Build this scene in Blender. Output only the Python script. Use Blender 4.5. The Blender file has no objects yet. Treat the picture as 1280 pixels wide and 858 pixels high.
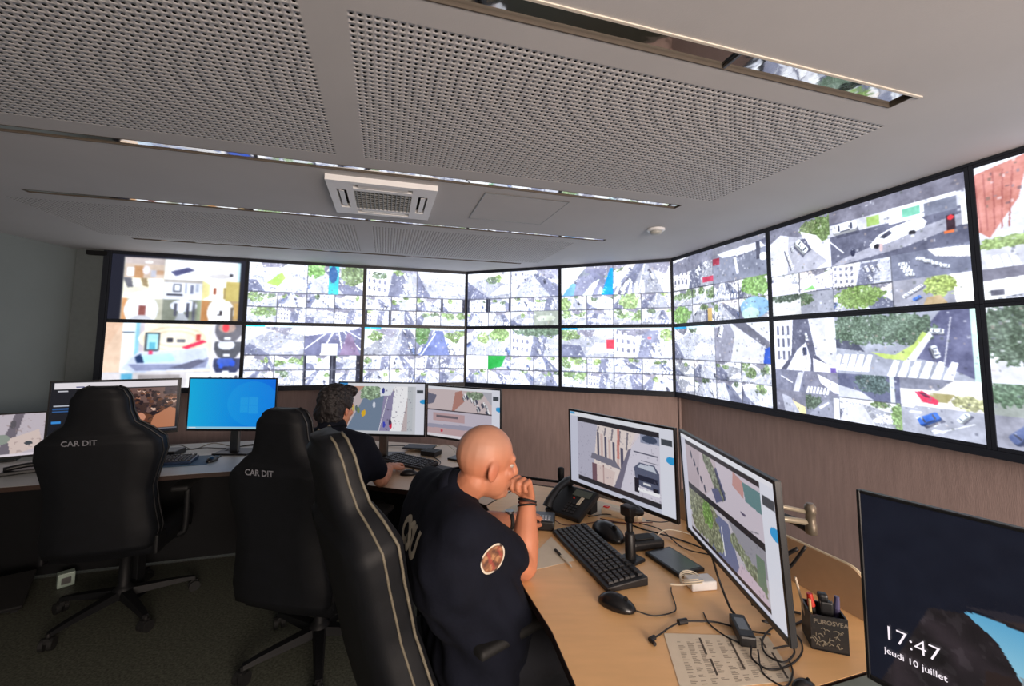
import bpy, bmesh, math, random
import numpy as np
from mathutils import Vector as V, Matrix, Euler
from mathutils.bvhtree import BVHTree
PI = math.pi
S = bpy.context.scene
C = S.collection

# ---------------------------------------------------------------- camera, world, lights, exposure
cam = bpy.data.cameras.new('camera')
camo = bpy.data.objects.new('camera', cam); C.objects.link(camo)
cam.sensor_fit = 'HORIZONTAL'; cam.sensor_width = 36.0
cam.lens = 14.965
cam.shift_y = -0.0329
cam.clip_start = 0.02
camo.location = (0, 0, 1.55)
PITCH, ROLL = 0.0847, 0.0075
R_ = Matrix.Rotation(PI/2 + PITCH, 3, 'X')
F_ = R_ @ V((0, 0, -1))
camo.rotation_mode = 'QUATERNION'
camo.rotation_quaternion = (Matrix.Rotation(-ROLL, 3, F_) @ R_).to_quaternion()
S.camera = camo

S.view_settings.view_transform = 'Standard'
S.view_settings.look = 'None'
S.view_settings.gamma = 1.0
S.view_settings.use_curve_mapping = False
S.view_settings.exposure = 0.45
SCREEN = 1.0            # brightness of the screens
w = bpy.data.worlds.new('world'); S.world = w; w.use_nodes = True
w.node_tree.nodes['Background'].inputs['Color'].default_value = (0.62, 0.7, 0.8, 1)
w.node_tree.nodes['Background'].inputs['Strength'].default_value = 0.3

def area(name, loc, target, size, sizey, power, col):
    l = bpy.data.lights.new(name, 'AREA'); l.shape = 'RECTANGLE'; l.size = size; l.size_y = sizey
    l.energy = power; l.color = col
    o = bpy.data.objects.new(name, l); C.objects.link(o); o.location = loc
    o.rotation_euler = (V(target) - V(loc)).to_track_quat('-Z', 'Y').to_euler()
    return o
# daylight that falls in through the window in the back wall, behind and right of the camera
area('window_daylight', (1.75, -2.32, 1.45), (0.6, 1.4, 2.3), 1.9, 1.3, 172, (1.0, 0.84, 0.72))

# ---------------------------------------------------------------- materials
def srgb(c):
    return tuple(((v/255)/12.92 if v/255 <= .04045 else ((v/255+.055)/1.055)**2.4) for v in c)
MATS = {}
def mat(name, col, rough=.5, metal=0, var=.12, scale=30, bump=0, bscale=None, spec=None, trans=0, alpha=1, stretch=None, coat=0):
    if name in MATS: return MATS[name]
    m = bpy.data.materials.new(name); m.use_nodes = True; nt = m.node_tree
    b = nt.nodes['Principled BSDF']
    c = srgb(col)
    tc = nt.nodes.new('ShaderNodeTexCoord'); nz = nt.nodes.new('ShaderNodeTexNoise')
    nz.inputs['Scale'].default_value = scale; nz.inputs['Detail'].default_value = 4
    src = tc.outputs['Object']
    if stretch:
        mp = nt.nodes.new('ShaderNodeMapping'); mp.inputs['Scale'].default_value = stretch
        nt.links.new(src, mp.inputs['Vector']); src = mp.outputs['Vector']
    nt.links.new(src, nz.inputs['Vector'])
    r = nt.nodes.new('ShaderNodeValToRGB'); r.color_ramp.elements[0].position = .3; r.color_ramp.elements[1].position = .7
    r.color_ramp.elements[0].color = (*[v*(1-var) for v in c], 1)
    r.color_ramp.elements[1].color = (*[min(1, v*(1+var)) for v in c], 1)
    nt.links.new(nz.outputs['Fac'], r.inputs['Fac']); nt.links.new(r.outputs['Color'], b.inputs['Base Color'])
    b.inputs['Roughness'].default_value = rough; b.inputs['Metallic'].default_value = metal
    if spec is not None: b.inputs['Specular IOR Level'].default_value = spec
    if trans: b.inputs['Transmission Weight'].default_value = trans
    if alpha < 1: b.inputs['Alpha'].default_value = alpha
    if coat: b.inputs['Coat Weight'].default_value = coat
    if bump:
        n2 = nt.nodes.new('ShaderNodeTexNoise'); n2.inputs['Scale'].default_value = bscale or scale*4
        n2.inputs['Detail'].default_value = 3
        nt.links.new(src, n2.inputs['Vector'])
        bp = nt.nodes.new('ShaderNodeBump'); bp.inputs['Strength'].default_value = bump; bp.inputs['Distance'].default_value = .01
        nt.links.new(n2.outputs['Fac'], bp.inputs['Height']); nt.links.new(bp.outputs['Normal'], b.inputs['Normal'])
    MATS[name] = m
    return m
def mat_attr(name, emit=0, rough=.6):
    """colour read from the mesh's own colour attribute 'Col' (print, skin tone, lit display pixels)"""
    if name in MATS: return MATS[name]
    m = bpy.data.materials.new(name); m.use_nodes = True; nt = m.node_tree
    b = nt.nodes['Principled BSDF']; a = nt.nodes.new('ShaderNodeAttribute'); a.attribute_name = 'Col'
    if emit:
        nt.links.new(a.outputs['Color'], b.inputs['Emission Color']); b.inputs['Emission Strength'].default_value = emit
        b.inputs['Base Color'].default_value = (.01, .01, .012, 1)
    else:
        nt.links.new(a.outputs['Color'], b.inputs['Base Color'])
    b.inputs['Roughness'].default_value = rough
    MATS[name] = m
    return m
def mat_emit(name, col, s):
    m = bpy.data.materials.new(name); m.use_nodes = True; b = m.node_tree.nodes['Principled BSDF']
    b.inputs['Base Color'].default_value = (.01, .01, .01, 1)
    b.inputs['Emission Color'].default_value = (*srgb(col), 1); b.inputs['Emission Strength'].default_value = s
    return m

M_ceil = mat('ceiling paint', (187, 187, 190), .75, var=.03, scale=3, bump=.05, bscale=200)
M_void = mat('painted shade of voids', (34, 33, 31), .9, spec=.1)  # dark colour stands in for shade inside voids and holes
M_slot = mat('dark slot lining', (78, 70, 62), .7, var=.05)
M_mirror = mat('mirror reflector sheet', (225, 225, 222), .05, 1, var=.05, scale=8, bump=.16, bscale=6, stretch=(1, 1, 1))
M_wallgrey = mat('grey painted wall', (114, 124, 126), .8, var=.05, scale=2, bump=.06, bscale=150)
M_brown = mat('brown fabric wall panel', (170, 147, 142), .85, var=.10, scale=40, bump=.15, bscale=300, stretch=(1, 1, .12))
M_base = mat('grey baseboard', (92, 86, 82), .6, var=.05)
M_desk = mat('beech laminate', (234, 186, 130), .38, var=.05, scale=6, stretch=(1, 6, 1))
M_deskgrey = mat('beech laminate greyed for light', (170, 168, 162), .4, var=.04, scale=6)  # laminate greyed: cool light on the left desk put into the colour
M_edge = mat('dark desk edging', (52, 36, 30), .5)
M_under = mat('dark steel frame', (12, 13, 16), .6, spec=.3)
M_black = mat('black plastic', (20, 20, 23), .42, var=.15, scale=60)
M_bezel = mat('monitor bezel', (24, 24, 27), .35, var=.1)
M_frame = mat('video wall frame', (30, 34, 44), .45, var=.1)
M_white = mat('white plastic', (228, 229, 231), .4, var=.02)
M_metal = mat('grey metal', (128, 128, 128), .35, 1, var=.05)
M_armm = mat('beige painted metal', (178, 168, 148), .38, .3, var=.05)
M_leather = mat('black faux leather', (11, 13, 18), .62, var=.2, scale=25, bump=.06, bscale=420, spec=.3)
M_pipe = mat('grey gold piping', (104, 98, 84), .6, var=.2, scale=80)
M_navy = mat('navy cotton', (14, 17, 29), .9, var=.15, scale=14, bump=.12, bscale=60, spec=.2)
M_trouser = mat('dark trousers', (18, 20, 28), .9, var=.2, scale=14, bump=.3, bscale=30)
M_hair = mat('dark brown hair', (30, 25, 26), .6, var=.5, scale=60, bump=1.0, bscale=70)
M_greyhair = mat('cropped grey hair', (150, 138, 128), .8, var=.2, scale=150, bump=.6, bscale=250)
M_paper = mat('white paper', (222, 208, 186), .7, var=.03)
M_rubber = mat('black rubber', (14, 14, 15), .7)
M_cable = mat('black cable', (22, 20, 22), .5)
M_red = mat('red plastic', (196, 44, 30), .4)
M_letter = mat('pale reflective lettering', (186, 178, 160), .6, var=.1, scale=80)
M_greylet = mat('grey embroidery', (118, 120, 128), .7, var=.2, scale=120)
M_key = mat('key tops', (34, 33, 35), .5, var=.15)
M_screen = mat_attr('lit display', SCREEN, .6)
M_screenp = mat_attr('lit desk display', .56, .25)
M_print = mat_attr('printed surface', 0, .7)
M_skin = mat_attr('skin', 0, .55)

# ---------------------------------------------------------------- object helpers
def link(o, parent=None):
    C.objects.link(o)
    if parent is not None: o.parent = parent
    return o
def objm(name, me, m, parent=None, smooth=False):
    if m is not None and not me.materials: me.materials.append(m)
    o = bpy.data.objects.new(name, me); link(o, parent)
    if smooth:
        me.polygons.foreach_set('use_smooth', [True]*len(me.polygons))
    return o
def obj(name, bm, m, parent=None, smooth=False):
    me = bpy.data.meshes.new(name); bmesh.ops.recalc_face_normals(bm, faces=bm.faces)
    bm.to_mesh(me); bm.free()
    return objm(name, me, m, parent, smooth)
def tag(o, label=None, cat=None, group=None, kind=None):
    if label: o['label'] = label
    if cat: o['category'] = cat
    if group: o['group'] = group
    if kind: o['kind'] = kind
    return o
def thing(name, label, cat, loc=(0, 0, 0), rz=0, group=None):
    o = bpy.data.objects.new(name, None); C.objects.link(o); o.empty_display_size = .05
    o.location = loc; o.rotation_euler = (0, 0, rz)
    return tag(o, label, cat, group)
def copy_tree(o, parent=None):
    c = o.copy(); C.objects.link(c)
    if parent is not None: c.parent = parent
    for ch in o.children: copy_tree(ch, c)
    return c
def BM(): return bmesh.new()
def box(bm, x0, x1, y0, y1, z0, z1, bev=0, M=None, seg=2):
    vs = [bm.verts.new((x, y, z)) for x in (x0, x1) for y in (y0, y1) for z in (z0, z1)]
    fs = [bm.faces.new([vs[i] for i in f]) for f in ((0,1,3,2),(4,6,7,5),(0,4,5,1),(2,3,7,6),(0,2,6,4),(1,5,7,3))]
    if bev:
        es = list({e for f in fs for e in f.edges})
        r = bmesh.ops.bevel(bm, geom=es, offset=bev, segments=seg, affect='EDGES', profile=.6)
        vs = list({v for f in r['faces'] for v in f.verts} | {v for v in vs if v.is_valid})
    if M is not None: bmesh.ops.transform(bm, matrix=M, verts=vs)
    return vs
def cyl(bm, p0, p1, r0, r1=None, n=16, cap=True):
    p0, p1 = V(p0), V(p1); r1 = r0 if r1 is None else r1
    d = (p1-p0); L = d.length; q = d.to_track_quat('Z', 'Y')
    a = []; b = []
    for i in range(n):
        t = 2*PI*i/n; c, s = math.cos(t), math.sin(t)
        a.append(bm.verts.new(p0 + q @ V((c*r0, s*r0, 0)))); b.append(bm.verts.new(p0 + q @ V((c*r1, s*r1, L))))
    for i in range(n):
        j = (i+1) % n; bm.faces.new((a[i], a[j], b[j], b[i]))
    if cap: bm.faces.new(a[::-1]); bm.faces.new(b)
def lathe(bm, prof, c=(0, 0, 0), n=24):
    rings = []
    for r, z in prof:
        rings.append([bm.verts.new((c[0]+r*math.cos(2*PI*i/n), c[1]+r*math.sin(2*PI*i/n), c[2]+z)) for i in range(n)])
    for a, b in zip(rings, rings[1:]):
        for i in range(n):
            j = (i+1) % n; bm.faces.new((a[i], a[j], b[j], b[i]))
    bm.faces.new(rings[0][::-1]); bm.faces.new(rings[-1])
def catmull(P, k=6):
    P = [V(p) for p in P]
    if len(P) < 3: return P
    Q = [2*P[0]-P[1]] + P + [2*P[-1]-P[-2]]; out = []
    for i in range(1, len(Q)-2):
        for j in range(k):
            t = j/k; a, b, c, d = Q[i-1:i+3]
            out.append(.5*((2*b) + (c-a)*t + (2*a-5*b+4*c-d)*t*t + (3*b-a-3*c+d)*t**3))
    out.append(P[-1]); return out
def tube(bm, P, r, n=8, k=6, smooth=True):
    P = catmull(P, k) if smooth else [V(p) for p in P]
    rings = []; up = V((0, 0, 1)); prev = None
    for i, p in enumerate(P):
        d = (P[min(i+1, len(P)-1)] - P[max(i-1, 0)])
        if d.length < 1e-9: d = V((0, 0, 1))
        d.normalize()
        x = d.cross(up) if prev is None else prev - d*prev.dot(d)
        if x.length < 1e-4: x = d.cross(V((1, 0, 0)))
        x.normalize(); prev = x; y = d.cross(x)
        rr = r(i/(len(P)-1)) if callable(r) else r
        rings.append([bm.verts.new(p + x*rr*math.cos(2*PI*j/n) + y*rr*math.sin(2*PI*j/n)) for j in range(n)])
    for a, b in zip(rings, rings[1:]):
        for i in range(n):
            j = (i+1) % n; bm.faces.new((a[i], a[j], b[j], b[i]))
    bm.faces.new(rings[0][::-1]); bm.faces.new(rings[-1])
def prism(bm, poly, z0, z1):
    a = [bm.verts.new((x, y, z0)) for x, y in poly]; b = [bm.verts.new((x, y, z1)) for x, y in poly]
    n = len(poly)
    bm.faces.new(a[::-1]); bm.faces.new(b)
    for i in range(n):
        j = (i+1) % n; bm.faces.new((a[i], a[j], b[j], b[i]))
def npmesh(name, verts, faces4):
    me = bpy.data.meshes.new(name)
    verts = np.asarray(verts, np.float32); f = np.asarray(faces4, np.int32)
    me.vertices.add(len(verts)); me.vertices.foreach_set('co', verts.ravel())
    me.loops.add(f.size); me.loops.foreach_set('vertex_index', f.ravel())
    me.polygons.add(len(f)); me.polygons.foreach_set('loop_start', np.arange(len(f), dtype=np.int32)*f.shape[1])
    me.update(calc_edges=True)
    return me
def text_mesh(s, size, align='LEFT', extrude=0, bold=0):
    cu = bpy.data.curves.new('t', 'FONT'); cu.body = s; cu.size = size; cu.align_x = align; cu.extrude = extrude
    cu.offset = bold; cu.resolution_u = 3
    o = bpy.data.objects.new('t', cu); C.objects.link(o)
    dg = bpy.context.evaluated_depsgraph_get(); me = bpy.data.meshes.new_from_object(o.evaluated_get(dg))
    bpy.data.objects.remove(o); me.materials.clear()
    return me

# ---------------------------------------------------------------- room geometry
PA0 = V((-3.651, 3.811)); A_A, A_B, A_C = 0.3065, -0.3843, -1.3192
dirA, dirB, dirC = [V((math.cos(a), math.sin(a))) for a in (A_A, A_B, A_C)]
WP = 1.095                                    # width of one wall display
P1 = PA0 + dirA*WP*3; P2 = P1 + dirB*WP*2     # corners A|B and B|C on the display plane
CEIL = 2.385; ZT, HP = 2.3712, .625
OFF = .09                                     # displays stand this far off the wall
def nrm(d): return V((d.y, -d.x))             # into the room (camera side)
def isect(p, d, q, e):
    t = ((q-p).x*e.y - (q-p).y*e.x)/(d.x*e.y - d.y*e.x); return p + d*t
qa, qb, qc = PA0 - nrm(dirA)*OFF, P1 - nrm(dirB)*OFF, P2 - nrm(dirC)*OFF
cAB = isect(qa, dirA, qb, dirB); cBC = isect(qb, dirB, qc, dirC)
cL = isect(qa, dirA, V((-3.93, 0)), V((0, 1)))
cR = isect(qc, dirC, V((0, -2.4)), V((1, 0)))
cBL = V((-3.93, -2.4))

def wallbox(name, a, b, m, z0=0, z1=CEIL, th=.1, kind='structure', ext=0):
    """a wall from a to b, room side on the right hand of a->b (towards the camera)"""
    d = (b-a).normalized(); n = nrm(d); a2 = a - d*ext; b2 = b + d*ext
    bm = BM(); prism(bm, [tuple(a2), tuple(b2), tuple(b2 - n*th), tuple(a2 - n*th)], z0, z1)
    o = obj(name, bm, m); tag(o, kind=kind); return o
bm = BM(); prism(bm, [(-4.1, -2.6), (3.5, -2.6), (3.5, 5.4), (-4.1, 5.4)], -.1, 0)
# floor: speckled grey vinyl
M_floor = bpy.data.materials.new('speckled vinyl floor'); M_floor.use_nodes = True
nt = M_floor.node_tree; b = nt.nodes['Principled BSDF']; tc = nt.nodes.new('ShaderNodeTexCoord')
n1 = nt.nodes.new('ShaderNodeTexNoise'); n1.inputs['Scale'].default_value = 90; n1.inputs['Detail'].default_value = 6
n2 = nt.nodes.new('ShaderNodeTexVoronoi'); n2.inputs['Scale'].default_value = 120
r1 = nt.nodes.new('ShaderNodeValToRGB'); r1.color_ramp.elements[0].position = .35; r1.color_ramp.elements[1].position = .65
r1.color_ramp.elements[0].color = (*srgb((40, 43, 36)), 1); r1.color_ramp.elements[1].color = (*srgb((104, 106, 94)), 1)
mx = nt.nodes.new('ShaderNodeMix'); mx.data_type = 'RGBA'; mx.inputs[0].default_value = .35
nt.links.new(tc.outputs['Object'], n1.inputs['Vector']); nt.links.new(tc.outputs['Object'], n2.inputs['Vector'])
nt.links.new(n1.outputs['Fac'], r1.inputs['Fac']); nt.links.new(r1.outputs['Color'], mx.inputs[6])
r2 = nt.nodes.new('ShaderNodeValToRGB'); r2.color_ramp.elements[0].color = (*srgb((58, 60, 52)), 1); r2.color_ramp.elements[1].color = (*srgb((90, 93, 82)), 1)
nt.links.new(n2.outputs['Color'], r2.inputs['Fac']); nt.links.new(r2.outputs['Color'], mx.inputs[7])
nt.links.new(mx.outputs[2], b.inputs['Base Color']); b.inputs['Roughness'].default_value = .55
tag(obj('floor', bm, M_floor), kind='structure')

wallbox('wall_left', cBL, cL, M_wallgrey)
wallbox('wall_front_left', cL, cAB, M_brown, ext=.04)
wallbox('wall_front', cAB, cBC, M_brown, ext=.04)
wallbox('wall_right', cBC, cR, M_brown, ext=.04)
# back wall with a window opening behind the camera
wx0, wx1, wz0, wz1 = .75, 2.75, .8, 2.15
bm = BM()
for x0, x1, z0, z1 in ((-3.93, wx0, 0, CEIL), (wx1, cR.x+.1, 0, CEIL), (wx0, wx1, 0, wz0), (wx0, wx1, wz1, CEIL)):
    box(bm, x0, x1, -2.5, -2.4, z0, z1)
tag(obj('wall_back', bm, M_wallgrey), kind='structure')
wn = tag(thing('window_1', None, None), kind='structure')
bm = BM()
for x0, x1, z0, z1 in ((wx0, wx1, wz0, wz0+.05), (wx0, wx1, wz1-.05, wz1), (wx0, wx0+.05, wz0, wz1), (wx1-.05, wx1, wz0, wz1), (1.72, 1.78, wz0, wz1)):
    box(bm, x0, x1, -2.49, -2.42, z0, z1)
obj('window_frame', bm, M_white, wn)
# left corner pilaster, dark bracket at the ceiling, baseboards
nA = nrm(dirA)
bm = BM(); a = cL; b_ = cL + dirA*.235
prism(bm, [tuple(a), tuple(b_), tuple(b_ + nA*.05), tuple(a + nA*.05)], 0, CEIL)
tag(obj('trim_1', bm, mat('grey pilaster', (96, 104, 106), .8, var=.04)), kind='structure')
for nm, a, b_ in (('baseboard_left', cL, cAB), ('baseboard_front', cAB, cBC), ('baseboard_right', cBC, cR)):
    d = (b_-a).normalized(); n = nrm(d); bm = BM()
    prism(bm, [tuple(a), tuple(b_), tuple(b_ + n*.02), tuple(a + n*.02)], 0, .11)
    tag(obj(nm, bm, M_base), kind='structure')
# vertical joint strip in the panelled corner
bm = BM(); cyl(bm, (*(cBC + V((-.012, -.012))), .11), (*(cBC + V((-.012, -.012))), 1.12), .012, n=10)
tag(obj('trim_2', bm, M_brown), kind='structure')

# ---- ceiling in rotated coordinates (s along the slots, t across)
AL = math.radians(16.5); cs, sn = math.cos(AL), math.sin(AL)
def st(s, t, z=CEIL): return (s*cs - t*sn, s*sn + t*cs, z)
SL = [(-1.95-1.2, 1.655, .915, .985), (-3.1, 1.655, 2.075, 2.135), (-1.94, 1.64, 2.945, 2.995), (-1.97, 1.30, 4.075, 4.115)]
PF = [(-2.13, -.23, 1.075, 1.965), (-.12, 1.78, 1.075, 1.965), (-2.13, -.23, 3.12, 4.0), (-.12, 1.45, 3.12, 4.0)]
opens = SL + PF
ss = sorted({-6.5, 5.5} | {v for o in opens for v in o[:2]}); ts = sorted({-5, 7} | {v for o in opens for v in o[2:]})
bm = BM()
for s0, s1 in zip(ss, ss[1:]):
    for t0, t1 in zip(ts, ts[1:]):
        ms, mt = (s0+s1)/2, (t0+t1)/2
        if any(o[0] < ms < o[1] and o[2] < mt < o[3] for o in opens): continue
        bm.faces.new([bm.verts.new(st(s, t)) for s, t in ((s0, t0), (s0, t1), (s1, t1), (s1, t0))])
bmesh.ops.remove_doubles(bm, verts=bm.verts, dist=1e-5)
ceil = tag(obj('ceiling', bm, M_ceil), kind='structure')
bm = BM(); bm.faces.new([bm.verts.new(p) for p in (st(-6.5, -5, CEIL+.09), st(-6.5, 7, CEIL+.09), st(5.5, 7, CEIL+.09), st(5.5, -5, CEIL+.09))])
obj('ceiling_backing', bm, M_void, ceil)
def perf(s0, s1, t0, t1):
    pitch = .0212; ns = int((s1-s0)/pitch); nt_ = int((t1-t0)/pitch)
    ps, pt = (s1-s0)/ns, (t1-t0)/nt_
    ang = [PI/4*k - 3*PI/4 for k in range(8)]
    r = .0047; base = [(-.5, -.5), (0, -.5), (.5, -.5), (.5, 0), (.5, .5), (0, .5), (-.5, .5), (-.5, 0)]
    loc = [(a*ps, b*pt, 0) for a, b in base] + [(r*math.cos(x), r*math.sin(x), 0) for x in ang] + [(r*math.cos(x), r*math.sin(x), .012) for x in ang]
    loc = np.array(loc)
    I, J = np.meshgrid(np.arange(ns), np.arange(nt_), indexing='ij')
    cx = s0 + (I.ravel()+.5)*ps; cy = t0 + (J.ravel()+.5)*pt
    sx = cx[:, None] + loc[None, :, 0]; ty = cy[:, None] + loc[None, :, 1]; z = np.broadcast_to(CEIL + loc[:, 2], sx.shape)
    vv = np.stack([sx*cs - ty*sn, sx*sn + ty*cs, z], -1).reshape(-1, 3)
    f = []
    for k in range(8):
        j = (k+1) % 8; f.append((k, 8+k, 8+j, j)); f.append((8+k, 16+k, 16+j, 8+j))
    f = np.array(f); ff = (f[None] + (np.arange(ns*nt_)*24)[:, None, None]).reshape(-1, 4)
    return npmesh('perforated_panel', vv, ff)
for p in PF:
    me = perf(*p); me.materials.append(M_ceil); me.materials.append(M_void)
    mi = np.tile(np.array([0, 1]*8, np.int32), len(me.polygons)//16); me.polygons.foreach_set('material_index', mi)  # hole walls get the dark colour as painted shade
    objm('perforated_panel', me, None, ceil)
slot_lab = ['long recessed ceiling slot light nearest the camera, mostly dark with a mirrored end',
            'long mirrored ceiling slot light between the perforated panels and the air conditioner',
            'thin mirrored ceiling slot light just beyond the air conditioner',
            'farthest thin ceiling slot light, close to the top of the video wall']
for i, (s0, s1, t0, t1) in enumerate(SL):
    th = thing('slot_light', slot_lab[i], 'ceiling light', st((s0+s1)/2, (t0+t1)/2), AL, 'mirrored slot lights in the ceiling')
    L, W = (s1-s0)/2, (t1-t0)/2; MD = (.010, .005, .003, .003)[i]
    bm = BM()
    for x0, x1, y0, y1 in ((-L, L, -W-.004, -W), (-L, L, W, W+.004), (-L-.004, -L, -W, W), (L, L+.004, -W, W)):
        box(bm, x0, x1, y0, y1, -.001, .06)
    obj('housing', bm, M_slot, th)
    bm = BM(); n = int(2*L/.12); g = []
    rnd = random.Random(i)
    for k in range(n+1):
        x = -L + 2*L*k/n
        g.append([bm.verts.new((x, -W, MD+rnd.uniform(-.0006, .0006))), bm.verts.new((x, W, MD+rnd.uniform(-.0006, .0006)))])
    for a, b_ in zip(g, g[1:]): bm.faces.new((a[0], a[1], b_[1], b_[0]))
    obj('mirror_reflector', bm, M_mirror, th)
    k = -L + .3; first = None
    while k < L-.05 and i == 0:
        if first is None:
            bm = BM(); box(bm, -.004, .004, -W, W, .0, MD-.002); first = obj('crossbar', bm, M_metal, th); first.location.x = k
        else:
            c = first.copy(); C.objects.link(c); c.parent = th; c.location.x = k
        k += .95
    if i == 0:
        bm = BM(); box(bm, -L-.01, L+.03, -W-.010, -W, -.004, 0, .0015); obj('flange', bm, mat('white slot flange', (215, 208, 196), .5, var=.02), th)

# ---- air conditioner cassette
ac = thing('air_conditioner', 'white square ceiling air conditioner with dark grille and slotted sides', 'air conditioner', st(-.035, 2.475), AL)
H = .275
bm = BM()
gi = .15                                    # half size of the intake
def frame_ring(bm, o, i, z0, z1):
    for x0, x1, y0, y1 in ((-o, o, -o, -i), (-o, o, i, o), (-o, -i, -i, i), (i, o, -i, i)): box(bm, x0, x1, y0, y1, z0, z1)
# outer face with four recessed outlets: build from strips
z0, z1 = -.03, -.001
ol, oi = .235, .185                           # outlet band
for a, b_, c, d in ((-H, H, -H, -ol), (-H, H, ol, H), (-H, -ol, -ol, ol), (ol, H, -ol, ol)): box(bm, a, b_, c, d, z0, z1)
for a, b_, c, d in ((-ol, -oi, -ol, -.15), (-ol, -oi, .15, ol), (oi, ol, -ol, -.15), (oi, ol, .15, ol)): box(bm, a, b_, c, d, z0, z1)
for a, b_, c, d in ((-oi, -.15, -ol, -oi), (.15, oi, -ol, -oi), (-oi, -.15, oi, ol), (.15, oi, oi, ol)): box(bm, a, b_, c, d, z0, z1)
frame_ring(bm, oi, gi, z0, z1)
obj('panel', bm, M_white, ac)
bm = BM(); box(bm, -ol, ol, -ol, ol, -.006, -.002); obj('backing', bm, M_void, ac)
for ax in range(4):
    bm = BM(); box(bm, -.125, .125, -.014, .012, -.028, -.024, M=Matrix.Rotation(ax*PI/2, 4, 'Z') @ Matrix.Translation((0, .21, 0)) @ Matrix.Rotation(.12, 4, 'X'))
    obj('louvre', bm, M_white, ac)
bm = BM()
for k in range(13):
    x = -gi + .012 + k*(2*gi-.024)/12; box(bm, x-.0025, x+.0025, -gi, gi, -.03, -.02)
for k in range(9):
    y = -gi + .012 + k*(2*gi-.024)/8; box(bm, -gi, gi, y-.0018, y+.0018, -.029, -.022)
tag(obj('grille', bm, mat('grille grey', (135, 138, 138), .5), ac), kind='stuff')

# ---- access hatch and smoke detector
hx = thing('access_hatch', 'flat square access hatch flush in the ceiling right of the air conditioner', 'hatch', st(.75, 2.46), AL)
bm = BM(); box(bm, -.245, .245, -.235, .235, -.004, -.0005, .001); obj('cover', bm, M_ceil, hx)
bm = BM()
for x0, x1, y0, y1 in ((-.25, -.246, -.24, .24), (.246, .25, -.24, .24), (-.25, .25, -.24, -.236), (-.25, .25, .236, .24)): box(bm, x0, x1, y0, y1, -.0045, -.0003)
obj('rim', bm, M_metal, hx)
sd = thing('smoke_detector', 'round white ceiling detector near the corner of the video wall', 'detector', (1.02, 2.97, CEIL))
bm = BM(); lathe(bm, [(.062, -.0005), (.062, -.012), (.055, -.018)], n=28); obj('base', bm, M_white, sd, True)
bm = BM(); lathe(bm, [(.042, -.018), (.04, -.034), (.028, -.042), (.0, -.044)][:3], n=24); obj('sensor_head', bm, mat('pale grey plastic', (170, 170, 166), .5), sd, True)
bk = thing('ceiling_bracket', 'small dark bracket at the ceiling in the left corner by the video wall', 'bracket', (*(PA0 - dirA*.02 - nA*.0), 0))
bm = BM(); box(bm, -.15, .0, -.015, .03, CEIL-.05, CEIL-.012, .004, M=Matrix.Rotation(A_A, 4, 'Z')); obj('bracket_bar', bm, M_under, bk)

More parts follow.
